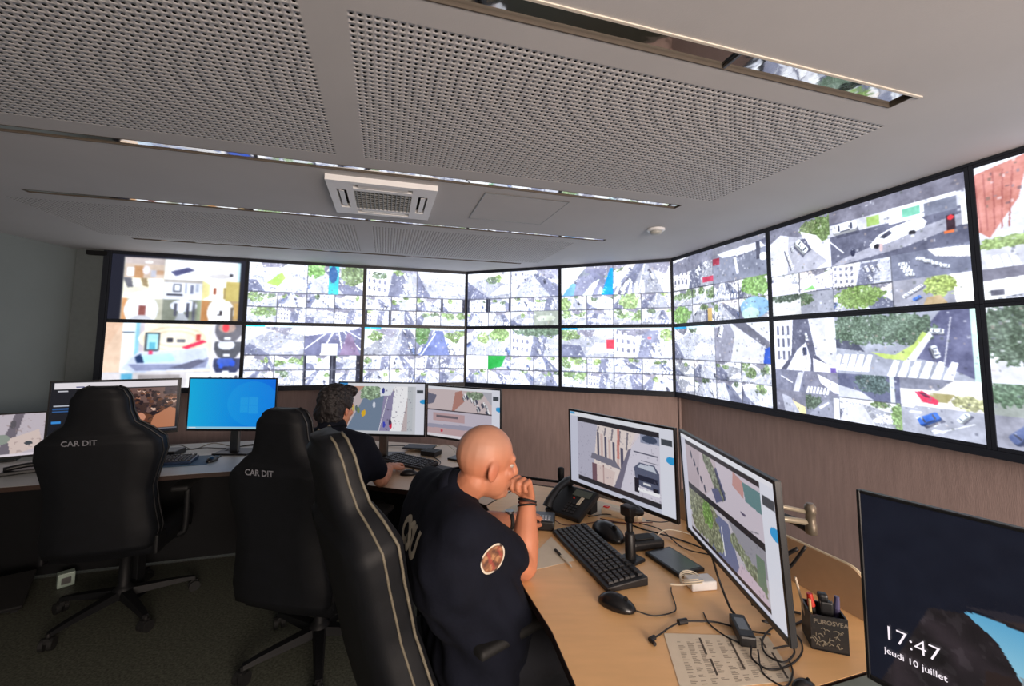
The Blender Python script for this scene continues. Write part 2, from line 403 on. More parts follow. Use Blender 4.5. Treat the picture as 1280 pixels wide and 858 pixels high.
# ---------------------------------------------------------------- painter for what the displays show (colour per display point)
class Pic:
    def __init__(s, w, h, col=(200, 200, 205)):
        s.w, s.h = w, h; s.a = np.empty((h, w, 3), np.float32); s.a[:] = col
        s.X, s.Y = np.meshgrid((np.arange(w)+.5)/w, (np.arange(h)+.5)/h)
    def sub(s, u0, v0, u1, v1):
        """a view on a rectangle of the picture"""
        x0, x1, y0, y1 = int(round(u0*s.w)), int(round(u1*s.w)), int(round(v0*s.h)), int(round(v1*s.h))
        p = Pic.__new__(Pic); p.a = s.a[y0:y1, x0:x1]; p.h, p.w = p.a.shape[:2]
        p.X, p.Y = np.meshgrid((np.arange(p.w)+.5)/max(p.w, 1), (np.arange(p.h)+.5)/max(p.h, 1))
        return p
    def put(s, m, c, al=1.0):
        c = np.array(c, np.float32); s.a[m] = s.a[m]*(1-al) + c*al
    def poly(s, P, c, al=1.0):
        m = np.zeros(s.X.shape, bool); n = len(P)
        for i in range(n):
            (x0, y0), (x1, y1) = P[i], P[(i+1) % n]
            if y0 == y1: continue
            k = ((y0 > s.Y) != (y1 > s.Y)) & (s.X < (x1-x0)*(s.Y-y0)/(y1-y0) + x0); m ^= k
        s.put(m, c, al); return m
    def rect(s, x0, y0, x1, y1, c, al=1.0): s.put((s.X >= x0) & (s.X < x1) & (s.Y >= y0) & (s.Y < y1), c, al)
    def ell(s, x, y, rx, ry, c, al=1.0): s.put(((s.X-x)/rx)**2 + ((s.Y-y)/ry)**2 < 1, c, al)
    def line(s, x0, y0, x1, y1, t, c, al=1.0):
        d = math.hypot(x1-x0, y1-y0) + 1e-9; nx, ny = -(y1-y0)/d*t/2, (x1-x0)/d*t/2
        s.poly([(x0+nx, y0+ny), (x1+nx, y1+ny), (x1-nx, y1-ny), (x0-nx, y0-ny)], c, al)
    def noise(s, rg, cell):
        gw, gh = max(2, int(s.w/cell)+2), max(2, int(s.h/cell)+2)
        g = rg.random((gh, gw)).astype(np.float32)
        fx = s.X*(gw-1.001); fy = s.Y*(gh-1.001); ix, iy = fx.astype(int), fy.astype(int); fx = fx-ix; fy = fy-iy
        return (g[iy, ix]*(1-fx)+g[iy, ix+1]*fx)*(1-fy) + (g[iy+1, ix]*(1-fx)+g[iy+1, ix+1]*fx)*fy
    def tree(s, rg, x, y, rx, ry, col=(110, 150, 70)):
        d = ((s.X-x)/rx)**2 + ((s.Y-y)/ry)**2 + (s.noise(rg, 4)-.5)*1.1
        m = d < 1
        if not m.any(): return
        n = s.noise(rg, 2.2)[m][:, None]; c = np.array(col, np.float32)
        g_ = c.mean(); c = g_ + (c-g_)*.62; s.a[m] = c*(.62+.62*n) + 16*(n > .72)
    def car(s, x, y, L, col=(240, 240, 245), ang=0, sh=True):
        c, n = math.cos(ang), math.sin(ang); A = s.w/s.h
        def q(pts): return [(x + (a*c - b*n)*L, y + (a*n + b*c)*L*A) for a, b in pts]
        dk = tuple(v*.62 for v in col)
        if sh: s.poly(q([(-.46, .05), (.5, .05), (.6, .34), (-.34, .36)]), (62, 64, 84), .75)
        s.poly(q([(-.5, -.02), (-.47, -.17), (-.38, -.22), (.38, -.22), (.49, -.15), (.5, .0), (.5, .17), (.42, .22), (-.44, .22), (-.5, .15)]), dk)
        s.poly(q([(-.5, -.04), (-.46, -.19), (-.38, -.23), (.38, -.23), (.49, -.17), (.5, .08), (.42, .12), (-.44, .12), (-.49, .08)]), col)
        s.poly(q([(-.27, -.19), (-.2, -.17), (-.2, .07), (-.28, .09)]), (66, 70, 90)); s.poly(q([(.22, -.17), (.3, -.19), (.32, .09), (.22, .07)]), (74, 78, 98))
        s.poly(q([(-.18, .09), (.2, .09), (.24, .13), (-.22, .13)]), (60, 62, 80))
ROAD, SHAD, WHT, LG = (168, 170, 182), (84, 88, 116), (250, 250, 254), (216, 216, 226)
def street(p, rg, kind=None, sunny=1.0):
    """one camera view over a sunlit street seen from above"""
    if p.w < 3 or p.h < 3: return
    kind = kind if kind is not None else rg.choice(['road', 'road', 'cross', 'place', 'facade', 'park', 'lane'])
    r = rg.random
    p.a[:] = WHT; n = p.noise(rg, 7)[..., None]; p.a[:] = p.a*(1-.16*n)
    vx, vy = .25+.5*r(), -.1+.3*r(); b0 = -.4+.5*r(); b1 = .8+.6*r()
    kf = .88+.3*r(); road = tuple(v*kf for v in ROAD)
    if kind in ('road', 'lane', 'cross'):
        p.poly([(vx-.05, vy), (vx+.07, vy), (b1, 1.05), (b0, 1.05)], road)
        mx = (b0+b1)/2
        p.line(vx, vy, mx, 1.05, .02, WHT, .8)
        for sd in (-1, 1):                           # houses along the street
            e = b0 if sd < 0 else b1
            x_far = vx + sd*.08
            pts = [(x_far, vy), (x_far, vy-.3), (sd*3+.5, -.6), (sd*3+.5, .3), (x_far + (e-x_far)*.5, vy+(1-vy)*.3)]
            p.poly(pts, [(238, 236, 238), (196, 196, 208), (226, 214, 206), (150, 150, 168)][rg.integers(4)])
            for k in range(rg.integers(3, 8)):
                x = x_far + sd*(.06+.5*r()); y = vy + .35*r()-.1
                p.rect(x, y, x+.035, y+.09, (96, 98, 120), .8)
        if r() < .8:
            sd = 1 if r() < .5 else -1; e = b0 if sd < 0 else b1
            p.poly([(vx, vy), (vx+sd*.12, vy), (e+sd*.1, 1.05), (mx+(e-mx)*.35, 1.05)], SHAD, .75)
        for k in range(rg.integers(3, 8)):
            t = .15+.8*r(); sd = 1 if r() < .6 else -1; e = (b0 if sd < 0 else b1)
            x = vx + (mx + (e-mx)*.8 - vx)*t; y = vy + (1-vy)*t
            p.car(x, y, .05+.13*t, [(245, 245, 250), (60, 62, 78), (205, 206, 216), (235, 236, 240), (90, 110, 160)][rg.integers(5)], (.9 if sd > 0 else 2.2)+r()*.3)
    if kind == 'cross':
        k0 = .55+.2*r()
        for k in range(9):
            x = .08+.11*k; p.poly([(x, k0+.02*k), (x+.055, k0+.02*k), (x+.02, k0+.22+.02*k), (x-.045, k0+.22+.02*k)], WHT)
    if kind == 'place':
        p.poly([(0, .35+.2*r()), (.4, .2), (1, .3+.3*r()), (1, 1), (0, 1)], road)
        p.poly([(0, .8*r()), (.5*r(), .6), (.2+.4*r(), 1.0), (0, 1)], SHAD, .8)
        p.poly([(.5, .9), (.6+.3*r(), .5), (.95, .55), (1, .8)], (240, 238, 240))
    if kind == 'facade':
        p.poly([(0, 0), (.45+.2*r(), 0), (.35, 1), (0, 1)], (236, 232, 232))
        for i in range(4):
            for j in range(3): p.rect(.04+.1*i, .08+.28*j+.02*i, .085+.1*i, .22+.28*j+.02*i, (110, 112, 134))
        p.poly([(.5, 0), (1, 0), (1, 1), (.42, 1)], road); p.poly([(.52, .1), (.8, .1), (.7, 1), (.42, 1)], SHAD, .7)
        for k in range(4): p.car(.6+.3*r(), .2+.7*r(), .12, (244, 244, 250), 1.2)
    if kind == 'park':
        p.poly([(0, .5), (1, .4+.2*r()), (1, 1), (0, 1)], road)
        for k in range(5): p.tree(rg, r(), .1+.45*r(), .14+.12*r(), .16+.1*r(), (120, 160, 80))
        for k in range(3): p.line(.1+.2*r(), 1, .5+.4*r(), .5, .025, WHT, .8)
    for k in range(rg.integers(1, 4)):
        if r() < .6: p.tree(rg, r(), .4*r(), .08+.1*r(), .09+.14*r(), [(112, 150, 70), (150, 190, 90), (96, 124, 84)][rg.integers(3)])
    for k in range(rg.integers(1, 4)):              # privacy masks and roof shadows: flat grey wedges
        if r() < .45:
            x = r(); p.poly([(x-.3, -.1), (x+.3*r()+.1, -.1), (x+.1*r(), .3*r()+.1), (x-.25, .2*r()+.05)], (128, 126, 142))
    d = p.noise(rg, 2.1); p.put(d > .80, (92, 94, 118), .55); p.put(d < .2, (255, 255, 255), .6)
    d = p.noise(rg, 3); p.put((d > .82) & (p.Y > .2), (120, 128, 150), .5)
    g = (p.noise(rg, 6)[..., None]-.5)*26*1.0; p.a += g*sunny
def tile(P, u0, v0, u1, v1, rg, kind=None, bars=0):
    q = P.sub(u0, v0, u1, v1)
    if bars: q.a[:] = (24, 27, 40); q = q.sub(bars, 0, 1-bars, 1)
    street(q, rg, kind)
    return q
def grid_lines(P, rects):
    for u0, v0, u1, v1 in rects:
        P.rect(u0-.004, v0, u0+.004, v1, (70, 72, 84), .85); P.rect(u0, v0-.006, u1, v0+.006, (60, 62, 74), .85)
        # caption line of each view: tiny unreadable ticks
        for k in range(6): P.rect(u0+.012+.018*k, v1-.020, u0+.022+.018*k, v1-.008, (40, 42, 54), .6)
def layout(P, rg, split=.5, kinds={}, bars={}, hs=(.5, .75)):
    R = [(0, 0, split, hs[0]), (split, 0, 1, hs[0])]
    xs = [0, split/2, split, (1+split)/2, 1]
    for r0, r1 in ((hs[0], hs[1]), (hs[1], 1)):
        for k in range(4): R.append((xs[k], r0, xs[k+1], r1))
    out = [tile(P, *r, rg, kinds.get(i), bars.get(i, 0)) for i, r in enumerate(R)]
    grid_lines(P, R); return out
def corridor(q, wall, floor_, door=None, dark=False):
    q.a[:] = wall; q.poly([(0, 1), (.3, .62), (.7, .62), (1, 1)], floor_); q.poly([(0, 0), (.3, .3), (.7, .3), (1, 0)], (250, 250, 246))
    q.rect(.3, .3, .7, .64, tuple(min(255, v*1.08) for v in wall))
    if door: q.rect(.42, .34, .6, .66, door)
def paint_wall(i, top, w, h):
    rg = np.random.default_rng(100 + i*2 + (0 if top else 1)); P = Pic(w, h)
    if i == 0 and top:
        P.a[:] = (22, 25, 38); Q = P.sub(.09, .04, .965, 1)
        cell = [[Q.sub(c/3, r/3, (c+1)/3, (r+1)/3) for c in range(3)] for r in range(3)]
        q = cell[0][0]; q.a[:] = (206, 186, 168); q.rect(0, 0, 1, .3, (196, 182, 176)); q.ell(.6, .2, .1, .06, (255, 255, 250)); q.rect(.08, .5, .25, .9, (240, 244, 250)); q.rect(.25, .4, .5, 1, (186, 140, 100)); q.ell(.55, .6, .09, .22, (232, 226, 230)); q.rect(.66, .6, .8, .95, (190, 190, 200)); q.rect(.8, .6, 1, .8, (188, 150, 120))
        q = cell[0][1]; q.a[:] = (254, 254, 252); q.poly([(.15, .62), (.6, .36), (.78, .5), (.3, .84)], (84, 86, 124))
        q = cell[0][2]; q.a[:] = (250, 248, 250); q.rect(.1, .35, .5, .42, (190, 186, 186)); q.ell(.45, .75, .3, .12, (214, 210, 210)); q.rect(.7, .6, .8, .74, (70, 72, 80)); q.rect(.93, 0, 1, 1, (186, 214, 220))
        q = cell[1][0]; q.a[:] = (244, 238, 214); q.poly([(0, 0), (.2, 0), (.26, .45), (.12, .5)], (104, 104, 112)); q.rect(.25, .05, .4, .42, (250, 250, 250)); q.poly([(.42, 0), (.58, 0), (.64, .45), (.5, .38)], (150, 130, 96)); q.rect(.66, 0, .98, .7, (255, 255, 255)); q.poly([(.3, .7), (.7, .5), (1, .7), (1, 1), (0, 1)], (248, 244, 232))
        q = cell[1][1]; q.a[:] = (226, 228, 236); q.rect(0, 0, 1, .16, (176, 170, 164)); q.rect(.25, .22, .46, .62, (90, 94, 106)); q.rect(.29, .28, .42, .55, (236, 240, 250)); q.rect(.1, .72, .5, .8, (60, 62, 74)); q.rect(.55, .2, .6, .7, (150, 156, 176)); q.rect(.7, .25, .76, .7, (120, 126, 150)); q.rect(.83, .2, .9, .6, (176, 184, 200))
        q = cell[1][2]; corridor(q, (226, 214, 150), (250, 248, 240)); q.rect(.2, .05, .55, 1, (255, 254, 244)); q.rect(.3, .35, .38, .68, (150, 80, 60)); q.rect(.56, .3, .62, .9, (160, 140, 90)); q.poly([(.62, 0), (1, 0), (1, 1), (.62, 1)], (200, 182, 110))
        q = cell[2][0]; q.a[:] = (190, 188, 168); q.rect(0, 0, .14, 1, (204, 146, 96)); q.ell(.5, .55, .42, .75, (236, 238, 240)); q.rect(.32, .2, .66, .85, (250, 250, 255)); q.rect(.44, .35, .6, .8, (150, 92, 86)); q.poly([(.2, 1), (.44, .8), (.6, .8), (.8, 1)], (206, 206, 212))
        q = cell[2][1]; q.a[:] = (132, 136, 122); q.ell(.55, .3, .34, .3, (230, 234, 244)); q.rect(.3, .2, .38, .8, (84, 86, 100)); q.rect(.42, .35, .56, .7, (246, 248, 255)); q.rect(.62, .15, .7, .9, (76, 78, 92)); q.rect(.76, .1, .84, 1, (96, 98, 108)); q.poly([(.35, 1), (.42, .7), (.58, .7), (.7, 1)], (180, 184, 190)); q.rect(.9, 0, 1, 1, (150, 160, 130))
        q = cell[2][2]; q.a[:] = (176, 150, 112); q.rect(0, 0, .2, 1, (186, 132, 84)); q.ell(.52, .6, .36, .75, (244, 242, 240)); q.rect(.3, .35, .7, 1, (255, 255, 255)); q.rect(.5, .5, .56, .75, (60, 56, 60)); q.rect(.44, .68, .56, .74, (80, 76, 80)); q.rect(.78, .3, .86, 1, (110, 100, 90)); q.rect(.88, .1, 1, .9, (196, 158, 96))
        for r in range(3):
            for c in range(3): Q.rect(c/3-.004, 0, c/3+.004, 1, (200, 196, 180), .5)
        return P
    if i == 0:
        q = P.sub(0, 0, .78, .76); q.a[:] = (240, 226, 206)
        q.rect(0, 0, .15, 1, (222, 186, 158)); q.poly([(.15, 0), (.2, .5), (.14, 1), (0, 1), (0, .6)], (226, 196, 170))
        q.rect(.15, .0, .27, 1, (232, 244, 250)); q.rect(.15, .18, .26, .21, (80, 86, 100)); q.rect(.27, 0, .31, 1, (140, 196, 212)); q.rect(.31, 0, .35, 1, (200, 190, 196))
        for k in range(5): q.ell(.64, .32, .34-.04*k, .3-.04*k, [(250, 238, 214), (236, 216, 186)][k % 2])
        q.rect(.36, .2, .50, .58, (70, 76, 84)); q.rect(.38, .23, .48, .54, (176, 226, 232)); q.rect(.4, .4, .46, .54, (86, 168, 190))
        q.rect(.56, .3, .62, .4, (60, 60, 70)); q.rect(.66, .33, .74, .4, (110, 112, 122)); q.rect(.84, .22, .88, .36, (190, 60, 60))
        q.poly([(.3, .6), (.95, .5), (1, .95), (.3, 1), (.15, .95)], (206, 214, 232)); q.poly([(.35, .66), (.62, .62), (.66, .78), (.3, .82)], (186, 234, 238))
        q.poly([(.7, .5), (.9, .34), (.95, .38), (.76, .53)], (222, 50, 84)); q.rect(.4, .56, .44, .64, (214, 50, 90))
        q.poly([(.3, .82), (.28, .7), (.33, .62), (.37, .82)], (40, 60, 100)); q.poly([(.22, .84), (.8, .84), (.98, .7), (.95, .92), (.3, .98)], (140, 146, 176)); q.poly([(.6, .92), (.88, .74), (.95, .78), (.8, .95)], (96, 98, 120))
        for r, (v0, v1) in enumerate(((0, .28), (.28, .55), (.55, .82))):
            t = P.sub(.78, v0, 1, v1); t.a[:] = (232, 228, 232); t.ell(.55, .3, .48, .8, [(110, 108, 116), (88, 90, 98), (60, 66, 98)][r]); t.ell(.5, .2, .3, .3, [(176, 150, 140), (228, 230, 238), (70, 100, 190)][r]); t.rect(.4, .75, .65, .9, WHT)
            if r == 0: t.ell(.45, .2, .12, .25, (230, 70, 80))
            if r == 2: t.ell(.75, .3, .1, .2, (50, 90, 210)); t.ell(.35, .45, .08, .16, (60, 100, 220))
        t = P.sub(0, .78, 1, 1); t.a[:] = (214, 208, 208); t.rect(.13, 0, .21, 1, (96, 170, 200)); t.rect(.25, .1, .55, .6, (160, 152, 150)); t.rect(.6, 0, .75, 1, (240, 238, 240)); t.rect(.72, 0, 1, 1, (252, 252, 252))
        rr = random.Random(3)
        for k in range(6): x = .78+.04*k; t.ell(x, .3+.3*rr.random(), .012, .12, (50, 46, 60))
        return P
    kinds, bars = {}, {}
    if i == 2 and top: bars = {5: .1, 6: .1, 0: 0}
    if i == 1 and not top: bars = {4: .1, 5: .14, 8: .1, 9: .14}
    if i == 3 and top: bars = {2: .12, 3: .1}
    L = layout(P, rg, {6: .40, 7: .42}.get(i, .5), kinds, bars, (.5, .75) if i < 6 else (.55, .78))
    if not top and i in (1, 2, 4, 5):
        P.rect(0, 0, 1, .035, (196, 226, 240)); P.rect(0, 0, .16, .035, (30, 160, 220))
    if i == 1 and top:
        q = L[1]; q.rect(.38, 0, .56, 1, (50, 170, 176)); q.ell(.45, .3, .08, .3, (40, 80, 130)); q.tree(rg, .15, .15, .16, .3, (120, 190, 80)); q.tree(rg, .8, .3, .2, .4, (110, 140, 80))
        L[0].poly([(.3, .7), (.55, .3), (.62, .5), (.5, .8)], (150, 200, 90))
    if i == 1 and not top:
        q = L[1]; q.a[:] = (92, 94, 124); q.poly([(0, 0), (1, 0), (.9, .1), (0, .35)], (236, 236, 240))
        for k in range(5): q.line(.5+.04*k, .05, -.2+.45*k, 1.1, .02, WHT)
        q.rect(.3, .6, .58, 1, (250, 250, 248)); q.poly([(.75, .25), (.82, .25), (1, 1), (.62, 1)], (112, 94, 124))
    if i == 2 and not top:
        q = L[1]; q.tree(rg, .12, .25, .18, .35, (90, 150, 70)); q.poly([(.4, .1), (.55, .1), (.7, 1), (.05, 1)], (96, 108, 158)); q.line(.4, .2, .12, 1, .02, WHT)
    if i == 3 and not top:
        L[2].a[:] = (236, 236, 240); q = L[3]; q.poly([(0, 0), (.8, 0), (.6, .8), (0, 1)], (30, 140, 56)); L[0].tree(rg, .75, .2, .22, .25, (130, 176, 80)); L[1].tree(rg, .6, .1, .5, .2, (90, 120, 90))
    if i == 3 and top: L[9].a[:] = (134, 140, 130); L[9].ell(.5, .5, .4, .2, (170, 176, 160))
    if i == 4 and top:
        q = L[0]; q.poly([(.95, .1), (1, .1), (1, 1), (.78, 1)], (0, 130, 226)); q.poly([(.4, .1), (.9, .1), (.7, 1), (.2, 1)], (110, 112, 140), .8); q.poly([(.6, .6), (.75, .45), (.6, 1), (.42, 1)], (220, 232, 214)); q.poly([(.1, .8), (.2, .55), (.3, .6), (.24, 1), (.02, 1)], (96, 150, 200))
        q.poly([(0, 0), (.5, 0), (.05, .9), (0, .9)], WHT)
        q = L[1]; [q.poly([(.1*k+.02, .6), (.1*k+.05, .6), (.12*k-.04, 1), (.12*k-.1, 1)], WHT) for k in range(6)]
        L[4].tree(rg, .6, .5, .35, .5, (150, 190, 100)); L[2].tree(rg, .1, .6, .3, .5, (140, 180, 90))
    if i == 4 and not top: L[0].rect(.86, .4, 1, .7, (206, 40, 60)); L[1].rect(.6, .3, .66, .38, (220, 90, 100))
    if i == 5 and top:
        q = L[1]; q.a[:] = (98, 100, 122); q.poly([(0, 0), (1, 0), (1, .12), (0, .35)], (128, 128, 142)); q.poly([(.0, .4), (.1, .25), (.3, .3), (.5, .45), (1, .25), (1, 1), (0, 1)], (128, 132, 152)); q.poly([(.1, .2), (.9, .16), (1, .32), (.6, .38), (.2, .33)], (226, 226, 234)); q.rect(.0, .3, .14, .5, (160, 44, 66)); q.line(.45, .4, .5, .85, .05, (226, 226, 236)); q.rect(.84, .15, .9, .6, (70, 72, 90)); q.ell(.95, .55, .06, .1, WHT)
        L[5].tree(rg, .6, .4, .45, .6, (130, 200, 70)); L[6].tree(rg, .4, .5, .5, .5, (120, 190, 60)); L[9].ell(.55, .5, .5, .5, (130, 176, 214)); L[9].ell(.4, .8, .3, .3, (176, 206, 196)); L[0].poly([(0, .1), (1, -.1), (1, .4), (.8, .2), (.6, .45), (0, .5)], (120, 120, 138)); L[0].rect(.76, .75, 1, .9, (196, 54, 84))
        L[7].rect(.72, .3, .9, 1, (196, 160, 90))
    if i == 5 and not top:
        q = L[1]; q.a[:] = (206, 206, 216); q.poly([(.0, .1), (.3, .0), (.4, .3), (.3, 1), (0, 1)], (142, 142, 160)); q.poly([(.35, 0), (.6, .0), (1, .5), (1, .7)], (104, 104, 120)); q.poly([(.92, .65), (1, .6), (1, 1), (.88, 1)], (40, 80, 190)); q.car(.12, .2, .18, (246, 246, 250), 1.9)
    if i == 6 and top:
        q = L[0]; q.a[:] = (214, 214, 224); q.poly([(.35, .15), (.5, .1), (1, .85), (.75, 1), (.3, 1)], (176, 176, 190)); q.poly([(.0, .0), (1, -.1), (1, .25), (.5, .3), (.2, .16), (0, .3)], (118, 118, 136)); q.tree(rg, .85, .25, .25, .25, (110, 150, 60)); q.tree(rg, .66, .18, .12, .14, (120, 150, 70)); q.poly([(.55, .2), (.8, .35), (1, .7), (1, .95), (.62, .45)], (240, 240, 246))
        q.poly([(.5, .35), (.62, .35), (.72, .6), (.6, .68)], (90, 92, 116)); q.car(.55, .5, .26, (236, 240, 240), .9)
        for k in range(4): q.car(.3+.025*k, .55+.1*k, .11, WHT, 1.3)
        q.car(.4, .5, .09, (220, 222, 230), 1.3)
        q = L[1]; q.a[:] = (92, 94, 116); q.poly([(0, 0), (1, 0), (1, .34), (.0, .22)], (112, 110, 126)); q.rect(0, .25, 1, .46, (196, 196, 206)); q.rect(.33, .28, .43, .44, (150, 184, 90)); q.rect(.5, .24, .95, .5, (238, 238, 242)); q.rect(.6, .3, .72, .44, (110, 190, 160)); q.rect(.75, .3, .95, .5, (120, 124, 144)); q.poly([(.5, .72), (1, .56), (1, .72), (.6, .9), (.1, 1), (0, 1), (.1, .9)], (156, 156, 172))
        q.car(.14, .36, .22, (230, 232, 238), 0); q.line(.0, .55, .12, .8, .012, WHT)
        q.poly([(.34, .76), (.42, .62), (.5, .56), (.72, .48), (.76, .58), (.74, .66), (.5, .78), (.36, .82)], (246, 247, 252)); q.poly([(.42, .66), (.5, .58), (.52, .64), (.46, .7)], (70, 72, 92)); q.ell(.4, .8, .025, .04, (40, 40, 50)); q.ell(.66, .7, .025, .04, (40, 40, 50))
        q.rect(.88, .56, .93, .78, (60, 40, 52)); q.ell(.905, .6, .02, .035, (240, 50, 60)); q.rect(.86, .78, .92, .82, (226, 110, 60)); q.ell(.2, .82, .02, .07, (30, 34, 60)); q.ell(.43, .83, .015, .07, (210, 180, 180)); q.rect(.97, .4, 1, .75, (250, 246, 236))
        L[2].poly([(0, .3), (.6, .2), (1, 1), (0, 1)], (220, 214, 232)); L[3].poly([(0, .5), (1, .1), (1, .9), (0, 1)], (226, 220, 234)); L[3].poly([(.1, .9), (.4, .7), (.5, .9)], (130, 200, 110))
        L[6].a[:] = (206, 206, 204); L[6].tree(rg, .5, .1, .6, .25, (80, 104, 80)); L[7].a[:] = (148, 150, 164); L[7].tree(rg, .1, .3, .3, .3, (96, 130, 80))
        L[8].tree(rg, .45, .45, .4, .5, (130, 180, 60)); q = L[9]; q.a[:] = (150, 150, 164); q.poly([(.75, 0), (1, 0), (1, 1), (.8, 1)], (250, 244, 238)); q.tree(rg, .62, .35, .2, .4, (170, 204, 60)); q.poly([(.45, .75), (.62, .7), (.7, 1), (.4, 1)], (176, 150, 110))
        for k in range(4): q.car(.18+.06*k, .6-.08*k, .12, WHT, -.6)
        q.car(.32, .75, .12, (60, 110, 210), -.5)
        q = L[5]; q.a[:] = (112, 116, 138); q.poly([(.5, 0), (1, .1), (1, .5), (.6, .3)], (240, 234, 230))
        for k in range(4): q.car(.16+.03*k, .4+.14*k, .13, (236, 240, 246), .1); q.car(.4+.1*k, .3+.13*k, .12, (236, 240, 246), .3)
    if i == 6 and not top:
        q = L[0]; q.a[:] = (88, 90, 112); q.poly([(0, 0), (.35, 0), (.3, .7), (.1, 1), (0, 1)], (226, 226, 236))
        for a in range(3):
            for b in range(3): q.rect(.06+.09*a, .12+.25*b, .1+.09*a, .3+.25*b, (110, 112, 134))
        q.poly([(.6, 0), (1, 0), (1, 1), (.7, .7)], (206, 206, 216)); q.rect(.86, .2, 1, .62, (250, 250, 255)); q.poly([(.4, .6), (.55, .45), (.62, .8), (.6, 1), (.2, 1)], (216, 216, 226)); [q.poly([(.3+.07*k, .8), (.34+.07*k, .8), (.3+.07*k, 1), (.26+.07*k, 1)], WHT) for k in range(4)]
        q.car(.56, .35, .1, WHT, 1.5); q.car(.53, .62, .12, (60, 66, 96), 1.5); q.poly([(.65, .75), (.95, .9), (.95, 1), (.65, 1)], (240, 236, 244)); q.rect(.9, .92, .98, 1, (110, 90, 170))
        q = L[1]; q.a[:] = (156, 160, 176); q.poly([(.66, .35), (.8, 0), (.98, 0), (1, 1), (.75, .75), (.6, .7)], (96, 98, 132)); q.poly([(.0, .35), (.2, .5), (.25, .62), (0, .55)], (80, 84, 104))
        for k in range(6): q.tree(rg, .12+.1*k, .22+.04*(k % 2), .14, .24, (96, 130, 100))
        q.poly([(.3, .62), (.48, .66), (.62, .48), (.68, .3), (.72, .34), (.56, .74), (.4, .72)], (190, 212, 110)); q.poly([(.55, .75), (.72, .3), (.75, .34), (.62, .74)], (226, 226, 234))
        for k in range(5): x = -.02+.065*k; q.poly([(x+.03, .66), (x+.07, .66), (x+.03, .95), (x-.03, .95)], WHT)
        for k in range(6): x = .44+.075*k; q.poly([(x+.03, .74), (x+.07, .75), (x+.03, 1.0), (x-.03, 1.0)], WHT)
        q.car(.77, .3, .09, (226, 230, 236), .1); q.car(.75, .6, .1, (226, 230, 240), 1.3); q.line(.86, .1, .8, .8, .01, (180, 180, 196)); q.rect(.97, 0, 1, 1, (190, 226, 210))
        q = L[4]; q.a[:] = (96, 100, 130); q.poly([(0, .5), (.4, .7), (.6, 1), (0, 1)], (190, 192, 204)); q.tree(rg, .6, .3, .3, .4, (80, 110, 110)); q.rect(.85, 0, .92, 1, (200, 206, 206))
        q = L[5]; q.a[:] = (232, 226, 222); q.poly([(0, 0), (.7, 0), (.5, .4), (0, .4)], (130, 132, 150)); q.poly([(.4, .5), (.7, .5), (.6, .8), (.35, .8)], (170, 160, 110)); q.tree(rg, .85, .75, .2, .25, (190, 190, 110)); q.poly([(.2, .5), (.3, .45), (.5, .75), (.48, .9), (.3, .85)], (232, 60, 96)); q.poly([(.25, .52), (.32, .5), (.4, .66), (.34, .68)], (120, 40, 70))
        q = L[9]; q.a[:] = (160, 162, 176); [q.poly([(.05+.09*k, .0+.2*k), (.2+.09*k, .0+.2*k), (.16+.09*k, .08+.2*k), (.0+.09*k, .08+.2*k)], WHT) for k in range(5)]; q.car(.36, .45, .3, (50, 100, 200), -.5); q.car(.78, .25, .18, (206, 214, 216), -.8); q.line(.4, .95, .9, .4, .02, WHT)
        q = L[8]; q.poly([(.1, .4), (.4, .2), (.6, 1), (0, 1)], (206, 206, 214)); q.tree(rg, .95, .5, .1, .5, (140, 190, 90)); L[3].a[:] = (126, 126, 146); L[3].poly([(.4, .1), (1, .5), (1, .9), (.9, .9), (.5, .5)], (246, 246, 250)); [L[3].poly([(.1+.1*k, .7), (.15+.1*k, .7), (.1+.1*k, 1), (.03+.1*k, 1)], WHT) for k in range(7)]
        L[2].a[:] = (118, 120, 142); L[2].line(.2, .3, .6, .6, .05, WHT); L[2].poly([(.8, .1), (1, 0), (.8, 1), (.6, 1)], (200, 200, 212))
        q = L[7]; q.a[:] = (126, 128, 146); q.tree(rg, .2, .4, .3, .35, (90, 116, 90)); q.poly([(.6, .2), (.75, .2), (.9, 1), (.1, 1)], (142, 144, 162)); q.rect(.84, .1, 1, 1, (230, 230, 238)); q.poly([(.4, .6), (.7, .3), (.72, .36), (.45, .68)], WHT)
        L[6].a[:] = (120, 120, 138); L[6].poly([(.5, .4), (1, .7), (1, 1), (.8, 1)], (236, 216, 160)); L[6].poly([(.2, .2), (.5, .3), (.8, 1), (.3, 1)], (176, 178, 194))
    if i == 7 and top:
        q = L[0]; q.a[:] = (214, 214, 222); q.poly([(0, .1), (.4, 0), (.3, .55), (.08, 1), (0, .9)], (200, 124, 112)); [q.line(.07*k, .12, .05*k+.02, .9, .012, (170, 96, 90)) for k in range(5)]; q.line(.72, 0, .8, 1, .03, (90, 86, 100)); q.poly([(.6, 0), (1, 0), (1, 1), (.85, 1)], (168, 168, 182)); q.ell(.6, .75, .04, .1, (70, 60, 70))
        for k in range(4): q.car(.95+.02*k, .15+.25*k, .3, WHT, 1.3, True)
        q = L[2]; q.a[:] = (196, 196, 206); q.tree(rg, .4, .2, .5, .2, (150, 190, 80)); [q.poly([(.05+.12*k, .6), (.13+.12*k, .6), (.2+.12*k, 1), (.1+.12*k, 1)], WHT) for k in range(4)]
        L[3].poly([(.1, .6), (.5, .3), (1, .4), (.8, .9)], (50, 100, 190)); q = L[6]; q.poly([(0, 0), (1, 0), (1, .3), (0, .4)], (120, 118, 134)); q.poly([(0, .4), (.9, .3), (.8, .8), (.1, 1), (0, 1)], (250, 248, 244)); q.rect(.1, .7, .3, .9, (110, 110, 126))
